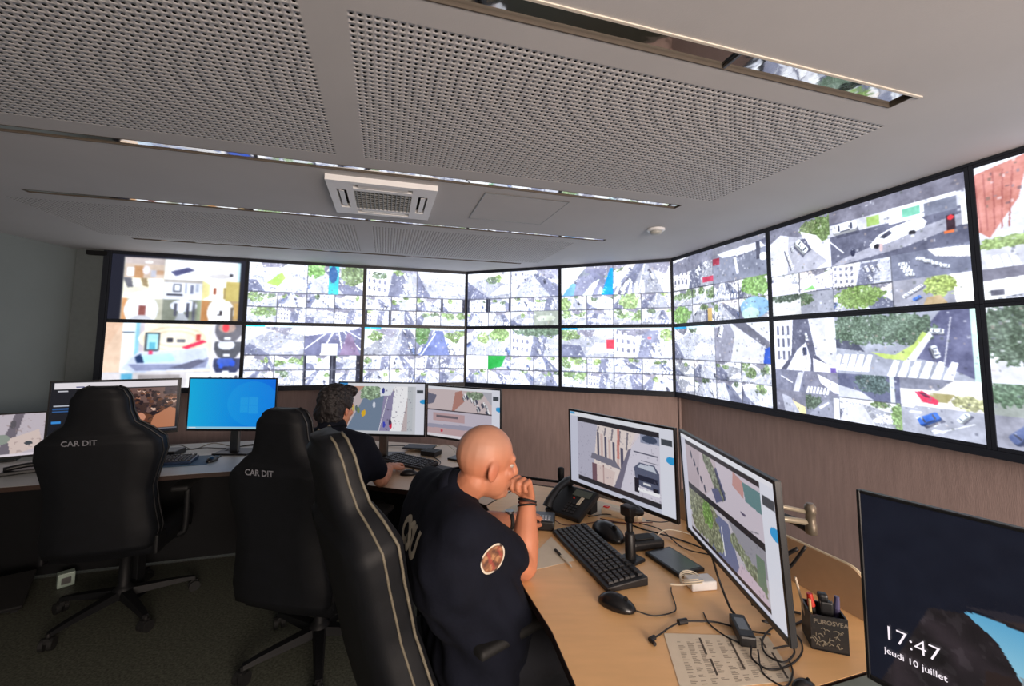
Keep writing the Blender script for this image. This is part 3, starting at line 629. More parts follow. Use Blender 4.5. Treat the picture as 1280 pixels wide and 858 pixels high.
    if i == 7 and not top:
        q = L[0]; q.a[:] = (206, 206, 212); q.tree(rg, .3, .35, .45, .42, (88, 116, 88)); q.tree(rg, .95, .3, .2, .2, (120, 190, 80)); q.poly([(.4, .7), (.6, .65), (.66, .72), (.46, .77)], (150, 150, 162)); q = L[2]; q.a[:] = (150, 156, 150); q.tree(rg, .2, .3, .3, .4, (90, 130, 90)); q.tree(rg, .8, .3, .2, .5, (100, 160, 80))
        q = L[6]; q.a[:] = (140, 140, 154); q.car(.4, .5, .5, (90, 104, 150), -.8); q.tree(rg, .95, .5, .2, .4, (130, 190, 140))
    if i > 0:
        n_ = P.noise(rg, 2.0) - .5; n2__ = P.noise(rg, 5) - .5; n3_ = P.noise(rg, 16) - .5; P.a += (n_*13 + n2__*20 + n3_*34)[..., None]*np.array((1, 1, 1.06))
        for k in range(170 if i < 5 else 260):
            x, y = rg.random(2); ww = .003+.008*rg.random(); hh = .004+.016*rg.random(); c_ = [(60, 62, 80), (250, 250, 255), (120, 122, 140), (226, 226, 234), (76, 84, 76), (180, 160, 150)][rg.integers(6)]
            xi, yi, xj, yj = int(x*P.w), int(y*P.h), int((x+ww)*P.w)+1, int((y+hh)*P.h)+1; P.a[yi:yj, xi:xj] = P.a[yi:yj, xi:xj]*.55 + np.array(c_)*.45
        if i >= 5:
            mu = P.a.mean(-1, keepdims=True); P.a[:] = mu + (P.a-mu)*.85
    # these wall displays run bright: the cameras look on sunlit streets
    kb_ = np.pad(P.a, ((1, 1), (1, 1), (0, 0)), mode='edge'); wb = 1.0 if i > 5 else .5   # soft like camera footage
    bl = sum(kb_[a_:a_+P.h, b2:b2+P.w]*c_ for a_, b2, c_ in ((0, 1, .2), (2, 1, .2), (1, 0, .2), (1, 2, .2), (1, 1, .2))); P.a[:] = P.a*(1-wb) + bl*wb
    if i < 5: P.a[:] = np.clip((P.a - 128)*1.15 + 168, 0, 262)
    else: P.a[:] = np.clip((P.a - 128)*1.08 + 142, 0, 258)
    return P
def display_mesh(P, x0, x1, z0, z1, y=0.0):
    """grid in the xz plane, facing -y, one colour per point"""
    w, h = P.w, P.h
    a = P.a
    xs = np.linspace(x0, x1, w+1); zs = np.linspace(z1, z0, h+1)
    X, Z = np.meshgrid(xs, zs); v = np.stack([X, np.full_like(X, y), Z], -1).reshape(-1, 3)
    i = (np.arange(h)[:, None]*(w+1) + np.arange(w)[None]).ravel()
    f = np.stack([i, i+w+1, i+w+2, i+1], -1)
    me = npmesh('display', v, f)
    tint = np.array((.96, 1.0, 1.07)) if x1-x0 > .9 else np.ones(3)
    p = np.pad(a, ((0, 1), (0, 1), (0, 0)), mode='edge')
    p = np.clip(p, 0, 265)/255; lin = np.where(p <= .04045, p/12.92, ((p+.055)/1.055)**2.4)*tint
    col = np.concatenate([lin, np.ones(lin.shape[:2]+(1,))], -1).reshape(-1, 4).astype(np.float32)
    at = me.color_attributes.new('Col', 'FLOAT_COLOR', 'POINT'); at.data.foreach_set('color', col.ravel())
    return me

def soften(P, i):
    if i == 0:                                   # indoor footage: faint grain and soft edges
        rg_ = np.random.default_rng(77); P.a += ((P.noise(rg_, 3)-.5)*16 + (P.noise(rg_, 12)-.5)*26)[..., None]*(P.a.mean(-1, keepdims=True) > 60)
        for _ in range(2):
            k = np.pad(P.a, ((1, 1), (1, 1), (0, 0)), mode='edge'); P.a = sum(k[a:a+P.h, b:b+P.w]*.2 for a, b in ((0, 1), (2, 1), (1, 0), (1, 2), (1, 1)))
    return P
WALL_LAB = {
 (0, 1): 'wall display of nine indoor room views, top left corner of the video wall',
 (0, 0): 'wall display with a large vaulted hall view and red strip, far left, lower row',
 (1, 1): 'wall display of street views with a teal stripe, top row, second from left',
 (1, 0): 'wall display with a white box on a road view, lower row, second from left',
 (2, 1): 'wall display of pale street views, top row, left of the first bend',
 (2, 0): 'wall display with a blue shaded avenue, lower row, left of the first bend',
 (3, 1): 'wall display with black-barred small street views, top row, right of the first bend',
 (3, 0): 'wall display with one solid green small view, lower row, right of the first bend',
 (4, 1): 'wall display with a bright blue wedge beside a tram stop, top row',
 (4, 0): 'wall display with a small red block at mid edge, lower row, left of second bend',
 (5, 1): 'wall display with a junction view and green tree, top row, right of second bend',
 (5, 0): 'wall display with a curved road and blue corner, lower row, right of second bend',
 (6, 1): 'large wall display with a white van crossing a junction, top row, right wall',
 (6, 0): 'large wall display with zebra crossings, red and blue cars, lower row',
 (7, 1): 'wall display with a red brick street view, top row, far right',
 (7, 0): 'wall display with a round dark tree view, lower row, far right'}
for i in range(8):
    d, ang = (dirA, A_A) if i < 3 else (dirB, A_B) if i < 5 else (dirC, A_C)
    base = PA0 + dirA*WP*i if i < 3 else P1 + dirB*WP*(i-3) if i < 5 else P2 + dirC*WP*(i-5)
    ctr = base + d*WP/2
    for top in (1, 0):
        zb = ZT - HP*(1 if top else 2)
        t = thing('wall_display', WALL_LAB[(i, top)], 'screen', (ctr.x, ctr.y, zb), ang, 'displays of the video wall')
        W, H = WP, HP; bz = .017
        bm = BM()
        for a, b_, c, e in ((-W/2, -W/2+bz, 0, H), (W/2-bz, W/2, 0, H), (-W/2+bz, W/2-bz, 0, bz), (-W/2+bz, W/2-bz, H-bz, H)): box(bm, a+.0007, b_-.0007, -.004, .02, c+.0007, e-.0007)
        box(bm, -W/2+.0007, W/2-.0007, .02, .06, .001, H-.001)
        obj('bezel', bm, M_frame, t)
        r = (176, 100) if i < 5 else (208, 118) if i == 5 else (384, 216)
        objm('display', display_mesh(soften(paint_wall(i, top, *r), i), -W/2+bz, W/2-bz, bz, H-bz), M_screen, t)
# dark surround of the whole video wall
sr = thing('video_wall_frame', 'dark frame running around the whole bent video wall', 'frame', (P1.x, P1.y, 0))
def strip(name, a, b_, z0, z1, front, back, m, parent, e0=0, e1=0):
    d = (b_-a).normalized(); n = nrm(d); a = a - d*e0; b_ = b_ + d*e1; bm = BM(); o = V((P1.x, P1.y))
    prism(bm, [tuple(p-o) for p in (a+n*front, b_+n*front, b_-n*back, a-n*back)], z0, z1); return obj(name, bm, m, parent)
PL = PA0; PR = P2 + dirC*WP*3
zb = ZT - 2*HP
for a, b_ in ((PL, P1), (P1, P2), (P2, PR)):
    strip('bottom_rail', a, b_, zb-.034, zb-.0005, .006, .07, M_frame, sr)
    strip('top_rail', a, b_, ZT+.0005, CEIL-.001, .006, .07, M_frame, sr)
strip('end_rail', PL-dirA*.045, PL-dirA*.001, zb-.034, CEIL-.001, .006, .08, M_frame, sr)

# ---------------------------------------------------------------- desks
DT = .78
def desk(name, label, poly, m, legs, panel=None, edge=None):
    cx = sum(p[0] for p in poly)/len(poly); cy = sum(p[1] for p in poly)/len(poly)
    t = thing(name, label, 'desk', (cx, cy, 0))
    L = [(x-cx, y-cy) for x, y in poly]
    bm = BM(); prism(bm, L, DT-.025, DT); obj('worktop', bm, m, t)
    bm = BM(); n = len(L)                        # dark edge band, a hair proud of the top
    for i in edge if edge is not None else range(n):
        a, b_ = V(L[i]), V(L[(i+1) % n]); d = (b_-a).normalized(); nn = V((d.y, -d.x))
        if nn.dot(a) < 0 and nn.dot((a+b_)/2 ) < 0: nn = -nn
        prism(bm, [tuple(a), tuple(b_), tuple(b_+nn*.002), tuple(a+nn*.002)], DT-.0255, DT-.001)
    tag(obj('edge_band', bm, M_edge, t), kind='stuff')
    for x, y in legs:
        bm = BM(); box(bm, -.03, .03, -.03, .03, 0, DT-.03, .004); box(bm, -.04, .04, -.04, .04, 0, .012, .003)
        o = obj('leg', bm, M_under, t); o.location = (x-cx, y-cy, 0)
    if panel:
        a, b_ = V(panel[0])-V((cx, cy)), V(panel[1])-V((cx, cy)); d = (b_-a).normalized(); nn = V((d.y, -d.x))
        bm = BM(); prism(bm, [tuple(a), tuple(b_), tuple(b_+nn*.018), tuple(a+nn*.018)], .02, DT-.035); obj('under_desk_shade_panel', bm, M_under, t)  # dark panel added to deepen the shade under the desk
    return t
desk('control_desk', 'long pale desk along the left wall with two dark gaming chairs at it',
     [(-3.84, 1.95), (-2.528, 2.385), (-1.6, 2.675), (-1.62, 3.6), (-3.84, 2.93)], M_deskgrey,
     [(-3.7, 2.1), (-2.3, 2.75), (-1.75, 3.4), (-3.7, 2.85)], ((-3.8, 2.75), (-1.66, 3.38)))
desk('control_desk', 'pale desk behind the bald man, under two street view monitors',
     [(-1.592, 2.677), (-1.1, 2.52), (-.6, 2.352), (-.385, 2.287), (-.19, 2.2), (-.12, 2.13), (.07, 2.46), (-.1, 2.75), (-.45, 3.35), (-1.612, 3.6)], mat('beech laminate paled for light', (206, 182, 156), .4, var=.04, scale=6),  # paler copy of the beech, weaker warm light put into its tone
     [(-1.5, 2.8), (-1.5, 3.45), (-.55, 3.2), (-.3, 2.4)], ((-1.55, 3.3), (-.55, 3.1)))
desk('control_desk', 'wood coloured desk in front with keyboard, two monitors and loose cables',
     [(-.115, 2.12), (-.05, 1.9), (.0, 1.6), (.05, 1.415), (.115, 1.22), (.152, 1.036), (.175, .925), (.70, 1.04), (.862, 1.09), (.955, 1.12), (1.01, 1.27), (.926, 1.497), (.76, 2.02), (.30, 2.36), (.078, 2.455)], M_desk,
     [(.25, 1.0), (.9, 1.15), (.7, 2.0), (.0, 2.1)], ((.9, 1.2), (.66, 1.95)))
desk('side_table', 'grey green desk end at the bottom right, under the lock screen monitor',
     [(.70, 1.03), (.862, 1.08), (1.05, 1.13), (1.18, .5), (.55, .35), (.50, .95)], mat('grey green laminate', (112, 122, 116), .45, var=.05),
     [(.58, .5), (1.08, .55), (.95, 1.0)])
# low beige screen along the back of the near desk
a, b_ = V((.763, 1.985)), V((1.004, 1.262)); d = (b_-a).normalized(); L = (b_-a).length
ds = thing('desk_screen', 'low beige desk screen with rounded corners behind the right monitor', 'screen panel', (a.x, a.y, DT), math.atan2(d.y, d.x))
bm = BM(); H = .135; pts = [(0, 0), (L, 0)]
for k in range(7): t_ = k/6*PI/2; pts.append((L-.05+.05*math.cos(t_), H-.05+.05*math.sin(t_)))
for k in range(7): t_ = PI/2 + k/6*PI/2; pts.append((.03+.03*math.cos(t_), H-.03+.03*math.sin(t_)))
f = [bm.verts.new((x, 0, z+.0005)) for x, z in pts]; g = [bm.verts.new((x, .014, z+.0005)) for x, z in pts]
bm.faces.new(f); bm.faces.new(g[::-1])
for i in range(len(pts)): j = (i+1) % len(pts); bm.faces.new((f[i], g[i], g[j], f[j]))
obj('panel', bm, mat('beige screen panel', (176, 146, 116), .5, var=.03), ds)
bm = BM(); tube(bm, [(x, .007, z) for x, z in pts[1:]], .0045, n=6, smooth=False)
obj('edge_trim', bm, mat('cream edge trim', (205, 190, 160), .5, var=.03), ds)

# ---------------------------------------------------------------- monitors
def monitor(label, pic, c, w, h, yaw, tilt=0, stand='foot', res=None, mscreen=None, foot=None, name='monitor', bez=.009):
    """c: centre of the front face; yaw of its x axis; local -y looks out of the screen"""
    t = thing(name, label, 'monitor', (c[0], c[1], c[2]), 0)
    t.rotation_euler = (tilt, 0, yaw)
    bm = BM(); 
    for x0, x1, z0, z1 in ((-w/2, -w/2+bez, -h/2, h/2), (w/2-bez, w/2, -h/2, h/2), (-w/2+bez, w/2-bez, h/2-bez, h/2), (-w/2+bez, w/2-bez, -h/2, -h/2+bez*1.6)):
        box(bm, x0, x1, -.003, .010, z0, z1, .0012, seg=1)
    obj('bezel', bm, M_bezel, t)
    bm = BM(); box(bm, -w/2+.002, w/2-.002, .0101, .012, -h/2+.002, h/2-.002); box(bm, -w/2+.03, w/2-.035, .012, .024, -h/2+.03, h/2-.03, .006); box(bm, -w*.3, w*.3, .024, .042, -h*.32, h*.3, .008)
    obj('back_shell', bm, M_bezel, t)
    objm('display', display_mesh(pic, -w/2+bez, w/2-bez, -h/2+bez*1.6, h/2-bez), mscreen or M_screenp, t)
    if stand == 'foot':
        zf = DT - c[2]
        bm = BM(); box(bm, -.03, .03, .05, .075, zf+.012, .0, .006); obj('stand_post', bm, M_metal, t)
        bm = BM(); box(bm, -.12, .12, .0, .17, zf+.0005, zf+.013, .005); obj('stand_foot', bm, M_black, t)
    return t
# pictures on the desk monitors
def chrome(P, bar=(232, 234, 242), side=.82):
    P.rect(0, 0, 1, .06, bar); P.rect(side, 0, 1, 1, (226, 228, 240)); P.rect(side+.015, .13, .99, .2, (70, 76, 84)); P.ell(side+.09, .36, .04, .045, (50, 160, 220))
rg = np.random.default_rng(5)
# 1: grey panel at left, street with a dark car
P = Pic(220, 126, (206, 208, 226)); chrome(P, side=.89)
P.rect(.005, .01, .06, .04, (90, 170, 220))
P.rect(.09, .06, .89, .125, (48, 46, 52)); P.rect(.09, .885, .89, .955, (48, 46, 52))
q = P.sub(.09, .125, .89, .885); q.a[:] = (226, 214, 220); q.poly([(0, 0), (.28, 0), (.2, 1), (0, 1)], (186, 184, 202))
q.poly([(.28, 0), (.75, 0), (.5, 1), (.2, 1)], (232, 218, 214))
for k in range(7): q.rect(.27+.05*k, .12+.03*k, .30+.05*k, .55+.02*k, [(90, 88, 110), (214, 190, 186)][k % 2])
for k in range(5): q.line(.3+.09*k, .02, .28+.09*k, .12+.05*k, .02, (110, 106, 120), .8)
q.line(.55, .0, .54, .5, .03, (206, 120, 110), .7)
q.poly([(.66, .3), (.72, .25), (.60, 1), (.48, 1)], (120, 116, 136)); q.poly([(.7, .25), (.8, .0), (1, 0), (1, 1), (.56, 1)], (216, 212, 226))
q.poly([(.8, .0), (1, .0), (1, .12), (.8, .14)], (150, 156, 180)); q.ell(.9, .06, .08, .06, (70, 80, 104)); q.line(.72, .3, .98, .3, .015, (90, 92, 110)); q.line(.8, .42, .98, .42, .012, (90, 92, 110))
q.poly([(.2, .52), (.5, .55), (.58, .68), (.18, .62)], (124, 122, 138)); q.rect(.2, .7, .26, 1, (120, 90, 100)); q.rect(.34, .68, .36, 1, (150, 120, 120)); q.poly([(.26, .7), (.5, .74), (.46, 1), (.26, 1)], (214, 190, 186), .6)
q.poly([(.72, .56), (.78, .46), (.94, .45), (.99, .56), (.99, .86), (.74, .82)], (92, 98, 122)); q.poly([(.76, .54), (.79, .48), (.93, .47), (.96, .56)], (200, 206, 220)); q.rect(.76, .66, .97, .74, (40, 44, 62)); q.rect(.82, .76, .9, .79, (236, 236, 240)); q.rect(.72, .72, .77, .95, (36, 36, 48)); q.rect(.92, .8, .98, .9, (36, 36, 48)); q.rect(.76, .86, .99, .92, WHT)
q.put(q.noise(rg, 2.1) > .84, (120, 116, 134), .35)
M1 = monitor('desk monitor with a dark parked car on its picture, on a black pole', P, (.424, 1.759, 1.099), .555, .33, math.radians(-55.5), .024, stand=None)
# its pole stand, clamped in front of the keyboard end
bm = BM(); R1 = Matrix.Rotation(math.radians(55.5), 4, 'Z')
lp = R1 @ V((.428-.424, 1.60-1.759, 0)); zf = DT-1.099
tube(bm, [(lp.x, lp.y, zf+.01), (lp.x, lp.y, -.13)], .011, n=12, smooth=False); lathe(bm, [(.017, 0), (.019, .012), (.018, .09), (.012, .1)], (lp.x, lp.y, zf+.005)); lathe(bm, [(.017, 0), (.017, .05)], (lp.x, lp.y, zf+.14))
obj('stand_post', bm, M_black, M1, True)
bm = BM(); box(bm, lp.x-.035, lp.x+.035, lp.y-.02, lp.y+.04, zf+.0008, zf+.012, .004); obj('stand_foot', bm, M_black, M1)
bm = BM(); tube(bm, [(lp.x, lp.y, -.14), (lp.x+.01, lp.y*.4, -.155), (0, .02, -.15), (0, .05, -.1)], .012, n=10); box(bm, -.03, .03, .04, .06, -.13, -.02, .004); box(bm, lp.x-.028, lp.x+.02, lp.y-.018, lp.y+.018, -.16, -.125, .005)
obj('pole_clamp', bm, M_black, M1, True)
# 2: two stacked street views
P = Pic(240, 140, (214, 214, 230)); chrome(P, side=.89); P.rect(0, 0, .07, 1, (206, 206, 222)); P.rect(.0, .0, 1, .04, (236, 236, 244))
P.rect(.07, .05, .89, .095, (44, 42, 48)); P.rect(.07, .485, .89, .545, (38, 36, 42)); P.rect(.07, .935, .89, .97, (44, 42, 48))
q = P.sub(.07, .095, .89, .485); q.a[:] = (206, 196, 208); q.poly([(0, 0), (.35, 0), (.25, 1), (0, 1)], (182, 168, 176)); q.poly([(.25, 0), (.5, 0), (.5, .5), (.3, 1), (.2, 1)], (196, 182, 190))
for k in range(7): q.tree(rg, .36+.03*k, .08+.1*k, .06, .14, (130, 140, 110))
for k in range(5): q.car(.5+.02*k, .25+.1*k, .06, (90, 96, 130), 1.2)
for k in range(5): q.car(.1+.05*k, .2+.16*k, .05, (80, 82, 100), 1.1)
q.poly([(.4, .72), (.5, .6), (.56, .8), (.46, .98)], (92, 96, 130)); q.poly([(.72, .0), (.84, .1), (.82, .42), (.7, .3)], (196, 150, 146)); q.poly([(.82, .1), (1, .1), (1, .5), (.84, .45)], (100, 136, 140)); q.ell(.8, .75, .03, .03, (90, 84, 110)); q.line(.95, .9, .86, .99, .015, (110, 110, 120))
q = P.sub(.07, .545, .89, .935); q.a[:] = (196, 190, 200); q.poly([(.45, .1), (.6, .1), (.72, 1), (.3, 1)], (110, 116, 150)); q.poly([(.6, 0), (1, 0), (1, .5), (.8, .6)], (152, 150, 160))
for k in range(12): q.tree(rg, .04+.035*k, .15+.3*(k % 3), .09, .22, (140, 146, 104))
for k in range(5): q.tree(rg, .66+.07*k, .35+.1*k, .05, .16, (140, 150, 110))
q.tree(rg, .3, .3, .08, .3, (120, 176, 60)); q.rect(.9, .2, .98, .8, (110, 130, 110)); q.poly([(.72, .7), (.95, .8), (1, 1), (.66, 1)], (206, 186, 200)); q.line(.5, .3, .52, .9, .01, WHT)
q.put(q.noise(rg, 2.1) > .84, (96, 96, 110), .35)
M2 = monitor('largest lit desk monitor with two stacked street views, facing left, held by beige arm', P, (.57, 1.191, 1.108), .555, .33, math.radians(-91.7), .059, stand=None)
# 3: lock screen
P = Pic(260, 146, (16, 22, 38)); n = P.noise(rg, 9); n2_ = P.noise(rg, 4)
P.a += ((n-.5)*8)[..., None]
m = (P.X + .25*P.Y > .28) & (P.Y > .42 + .5*np.maximum(0, .33-P.X)); P.a[m] = (np.array((40, 34, 38), np.float32)*(.5+.9*n[m][:, None]) + 12*(n2_[m][:, None] > .7))
P.poly([(.22, .44), (.3, .40), (.5, .34), (1, .36), (1, .52), (.5, .46), (.3, .44)], (88, 70, 68), .35)
sky = [(.225, .465), (.25, .452), (.3, .455), (.42, .48), (.8, .42), (.95, .6), (.9, 1), (.40, 1), (.33, .72), (.315, .66), (.3, .60), (.285, .55), (.265, .52)]
m = P.poly(sky, (120, 190, 226)); P.a[m] = np.array((104, 182, 224)) + (P.Y[m][:, None]-.46)*np.array((240, 150, 70))
P.poly([(.32, .665), (.95, .80), (.95, .9), (.325, .705)], (150, 164, 172)); P.poly([(.322, .70), (.95, .86), (.95, 1), (.40, 1), (.33, .73)], (196, 204, 210)); P.line(.33, .705, .9, .85, .012, (236, 240, 244)); P.line(.33, .72, .9, .9, .006, (130, 140, 146))
P.poly([(.33, .73), (.42, .9), (.44, 1), (.24, 1), (.26, .7), (.32, .68)], (46, 34, 32))
ML_c = V((.674, .858)) ; ang3 = math.radians(-58.2); dl = V((math.cos(ang3), math.sin(ang3)))
W3, H3 = .60, .342; c3 = V((.6705, .852)) + dl*W3/2
M3 = monitor('dark lock screen monitor showing the time, at the right edge of the photo', P, (c3.x, c3.y, 1.1065), W3, H3, ang3, 0, name='monitor', bez=.006)
for body, size, x, zz, bo in (('17:47', .035, .029, .254, -.0003), ('jeudi 10 juillet', .0146, .0295, .279, .0001)):
    me = text_mesh(body, size, bold=bo); me.transform(Matrix.Translation((-W3/2 + x, -.0035, H3/2 - zz)) @ Matrix.Rotation(PI/2, 4, 'X'))
    objm('clock_text' if '17' in body else 'date_text', me, MATS.get('lit text') or MATS.setdefault('lit text', mat_emit('lit text', (255, 244, 252), .75)), M3)
# 4, 5: middle desk
P = Pic(160, 92, (206, 208, 214)); chrome(P, side=.9); P.rect(0, 0, .1, .05, (60, 150, 220))
q = P.sub(0, .06, .87, .95); q.a[:] = (198, 184, 186); q.poly([(.42, .0), (.6, 0), (.62, .3), (.55, 1), (.1, 1)], (118, 136, 160)); q.poly([(.0, 0), (.35, 0), (.1, .35), (0, .5)], (196, 150, 130)); q.poly([(.62, .1), (.8, .1), (.8, 1), (.55, 1)], (148, 142, 176)); q.poly([(.75, .0), (.95, 0), (.85, 1), (.7, 1)], WHT); q.line(.66, .25, .55, 1, .008, WHT)
q.poly([(.5, 0), (.75, 0), (.7, .2), (.56, .22)], (236, 240, 248)); q.tree(rg, .42, .14, .13, .2, (150, 190, 140)); q.rect(.93, 0, 1, 1, (196, 200, 206))
for x, y, c in ((.24, .5, (90, 110, 110)), (.27, .55, (120, 140, 90)), (.33, .62, (226, 180, 40)), (.35, .6, (226, 180, 40)), (.62, .86, (60, 70, 190)), (.71, .88, (220, 40, 80)), (.7, .8, (60, 40, 80)), (.48, .42, (220, 226, 240)), (.6, .1, (60, 70, 150)), (.2, .5, (200, 180, 90))): q.ell(x, y, .018, .07, c)
q.put((q.noise(rg, 2.2) > .84) & (q.X > .6), (96, 90, 116), .6)
monitor('desk monitor showing a blue grey road with walkers, beside the dark haired man', P, (-.878, 2.924, 1.116), .61, .36, math.radians(-4.3), .01)
P = Pic(150, 88, (226, 222, 230)); chrome(P, side=.9)
q = P.sub(0, .06, .9, .47); q.a[:] = (206, 190, 192); q.poly([(0, .2), (.15, .3), (.1, .7), (0, .8)], (110, 110, 130)); q.poly([(.45, .1), (.55, 0), (.6, .5), (.44, 1), (.4, 1)], (180, 130, 120)); q.tree(rg, .75, .2, .14, .2, (140, 170, 130)); q.poly([(.85, .0), (1, 0), (1, .6)], (180, 180, 190))
for k in range(14): q.car(.55+.25*rg.random()+.02*k*.8, .25+.06*k*.9, .06, [WHT, (90, 94, 110), (214, 214, 220)][k % 3], 1.1)
P.rect(0, .465, .9, .485, (70, 64, 70))
q = P.sub(0, .485, .9, .95); q.a[:] = (198, 190, 204); q.rect(.1, .1, .6, .45, (190, 160, 164)); q.rect(.15, .2, .5, .3, (110, 100, 110)); q.poly([(0, .6), (1, .5), (1, .7), (0, .75)], (160, 158, 178)); q.poly([(0, .75), (1, .7), (1, 1), (0, 1)], (196, 168, 172)); q.ell(.24, .85, .02, .06, (200, 60, 80))
monitor('desk monitor with two small stacked street views, directly behind the bald man', P, (-.327, 2.877, 1.093), .61, .36, math.radians(-30.1), .01)
# 6, 7, 8: left desk
P = Pic(180, 100, (20, 24, 34)); P.rect(.02, .02, .985, .13, (246, 240, 246)); P.rect(.18, .09, .24, .11, (60, 70, 130)); P.rect(.05, .16, .12, .18, (220, 220, 230)); P.rect(.03, .42, .16, .445, (200, 206, 220)); P.rect(.02, .47, .18, .50, (40, 90, 150)); P.rect(.02, .52, .17, .545, (50, 100, 160)); P.rect(.02, .7, .09, .74, (60, 150, 230)); P.rect(.0, .94, .1, .985, (250, 246, 250))
q = P.sub(.45, .15, .985, .93); q.a[:] = (120, 92, 86); 
rr = random.Random(8)
for k in range(150):
    y = .05 + .95*(k/150); s_ = .02+.055*y; x = rr.random()
    q.ell(x, y, s_, s_*1.4, [(236, 196, 176), (214, 150, 120), (50, 36, 40), (90, 60, 56), (60, 44, 50)][rr.randrange(5)]); q.ell(x, y-s_*.7, s_*1.05, s_*.9, [(40, 28, 34), (110, 70, 50), (70, 50, 46)][rr.randrange(3)])
q.poly([(.66, .7), (.9, .5), (1, .55), (1, 1), (.6, 1)], (196, 130, 96)); q.ell(.42, .82, .13, .22, (110, 62, 50)); q.rect(.8, 0, 1, .18, (46, 44, 60), .7); q.ell(.45, .72, .08, .1, (216, 150, 120))
P.rect(.0, .94, 1, .96, (120, 120, 130))
monitor('wide monitor with a web page and crowd picture, behind the leftmost gaming chair', P, (-2.623, 2.883, 1.116), .66, .375, math.radians(31.2), 0)
P = Pic(140, 80, (0, 170, 236)); g = P.X[..., None]; P.a[:] = np.array((10, 186, 240))*(1-g) + np.array((10, 120, 246))*g
P.ell(.75, .5, .3, .45, (40, 180, 250), .35); P.rect(.60, .38, .69, .52, (70, 200, 250), .3); P.rect(.70, .36, .81, .52, (80, 205, 252), .3); P.rect(.60, .54, .69, .67, (70, 200, 250), .3); P.rect(.70, .54, .81, .70, (80, 205, 252), .3); P.rect(0, .965, 1, 1, (150, 210, 236)); P.rect(.02, .97, .1, .99, WHT)
monitor('monitor with an empty bright blue desktop on the left desk', P, (-1.943, 3.007, 1.128), .61, .365, math.radians(.9), 0)
P = Pic(110, 64, (206, 196, 206)); rg2 = np.random.default_rng(9)
for k in range(3): P.poly([(.05+.33*k, 0), (.14+.33*k, 0), (.02+.33*k, 1), (-.1+.33*k, 1)], (120, 112, 124))
P.poly([(.66, .6), (.95, .4), (1, .8), (.7, 1)], (226, 206, 200)); P.ell(.6, .6, .08, .12, (150, 160, 150)); P.ell(.86, .72, .04, .05, (70, 76, 84)); P.ell(.7, .25, .03, .1, (96, 92, 100)); P.put(P.noise(rg2, 3) > .8, (160, 140, 140), .5); P.rect(0, .96, 1, 1, (236, 226, 236))
monitor('small low monitor at the left edge showing pale road lanes', P, (-3.30, 2.76, .945), .49, .29, math.radians(34), 0)

# ---------------------------------------------------------------- beige arm of the right monitor
arm = thing('swivel_bracket', 'beige metal swivel arm with a round joint behind the right monitor', 'monitor arm', (.90, 1.40, DT))
bm = BM(); lathe(bm, [(.02, 0), (.02, .25), (.018, .33)], (-.10, .02, .0), n=16)
bm.free()
bm = BM()
J = V((.785-.90, 1.155-1.40, 1.105-DT))          # elbow joint seen beside the monitor
lathe(bm, [(.010, -.040), (.0135, -.038), (.0135, -.014), (.0115, -.012), (.0115, .012), (.0135, .014), (.0135, .032), (.009, .034), (.009, .038), (.004, .038)], J, n=20)
obj('joint', bm, mat('worn grey joint', (132, 122, 108), .45, .5, var=.08), arm, True)
E2 = V((.635-.90, 1.19-1.40, 1.12-DT))
for nm, dz, r in (('upper_rod', .018, .0055), ('lower_rod', -.014, .0075)):
    bm = BM(); tube(bm, [E2+V((0, 0, dz*1.2)), J+V((0, 0, dz*.8))], r, n=10, smooth=False); obj(nm, bm, M_armm, arm, True)
bm = BM(); box(bm, E2.x-.012, E2.x+.008, E2.y-.04, E2.y+.04, E2.z-.045, E2.z+.045, .004); obj('mount_plate', bm, M_metal, arm)
bm = BM(); B2 = V((.99-.90, 1.40-1.40, 1.0-DT)); tube(bm, [J+V((0, 0, -.02)), B2], .012, n=10, smooth=False)
bm.free()
bm = BM(); Pb = V((.90-.90, 1.47-1.40, 0))
tube(bm, [J+V((0, 0, -.03)), V((J.x+.01, J.y+.12, J.z-.045)), V((Pb.x-.04, Pb.y, .20)), V((Pb.x-.04, Pb.y, .02))], .011, n=10); obj('support_post', bm, M_under, arm, True)
bm = BM(); box(bm, Pb.x-.075, Pb.x-.005, Pb.y-.03, Pb.y+.03, .0005, .03, .005); obj('desk_clamp', bm, M_under, arm)

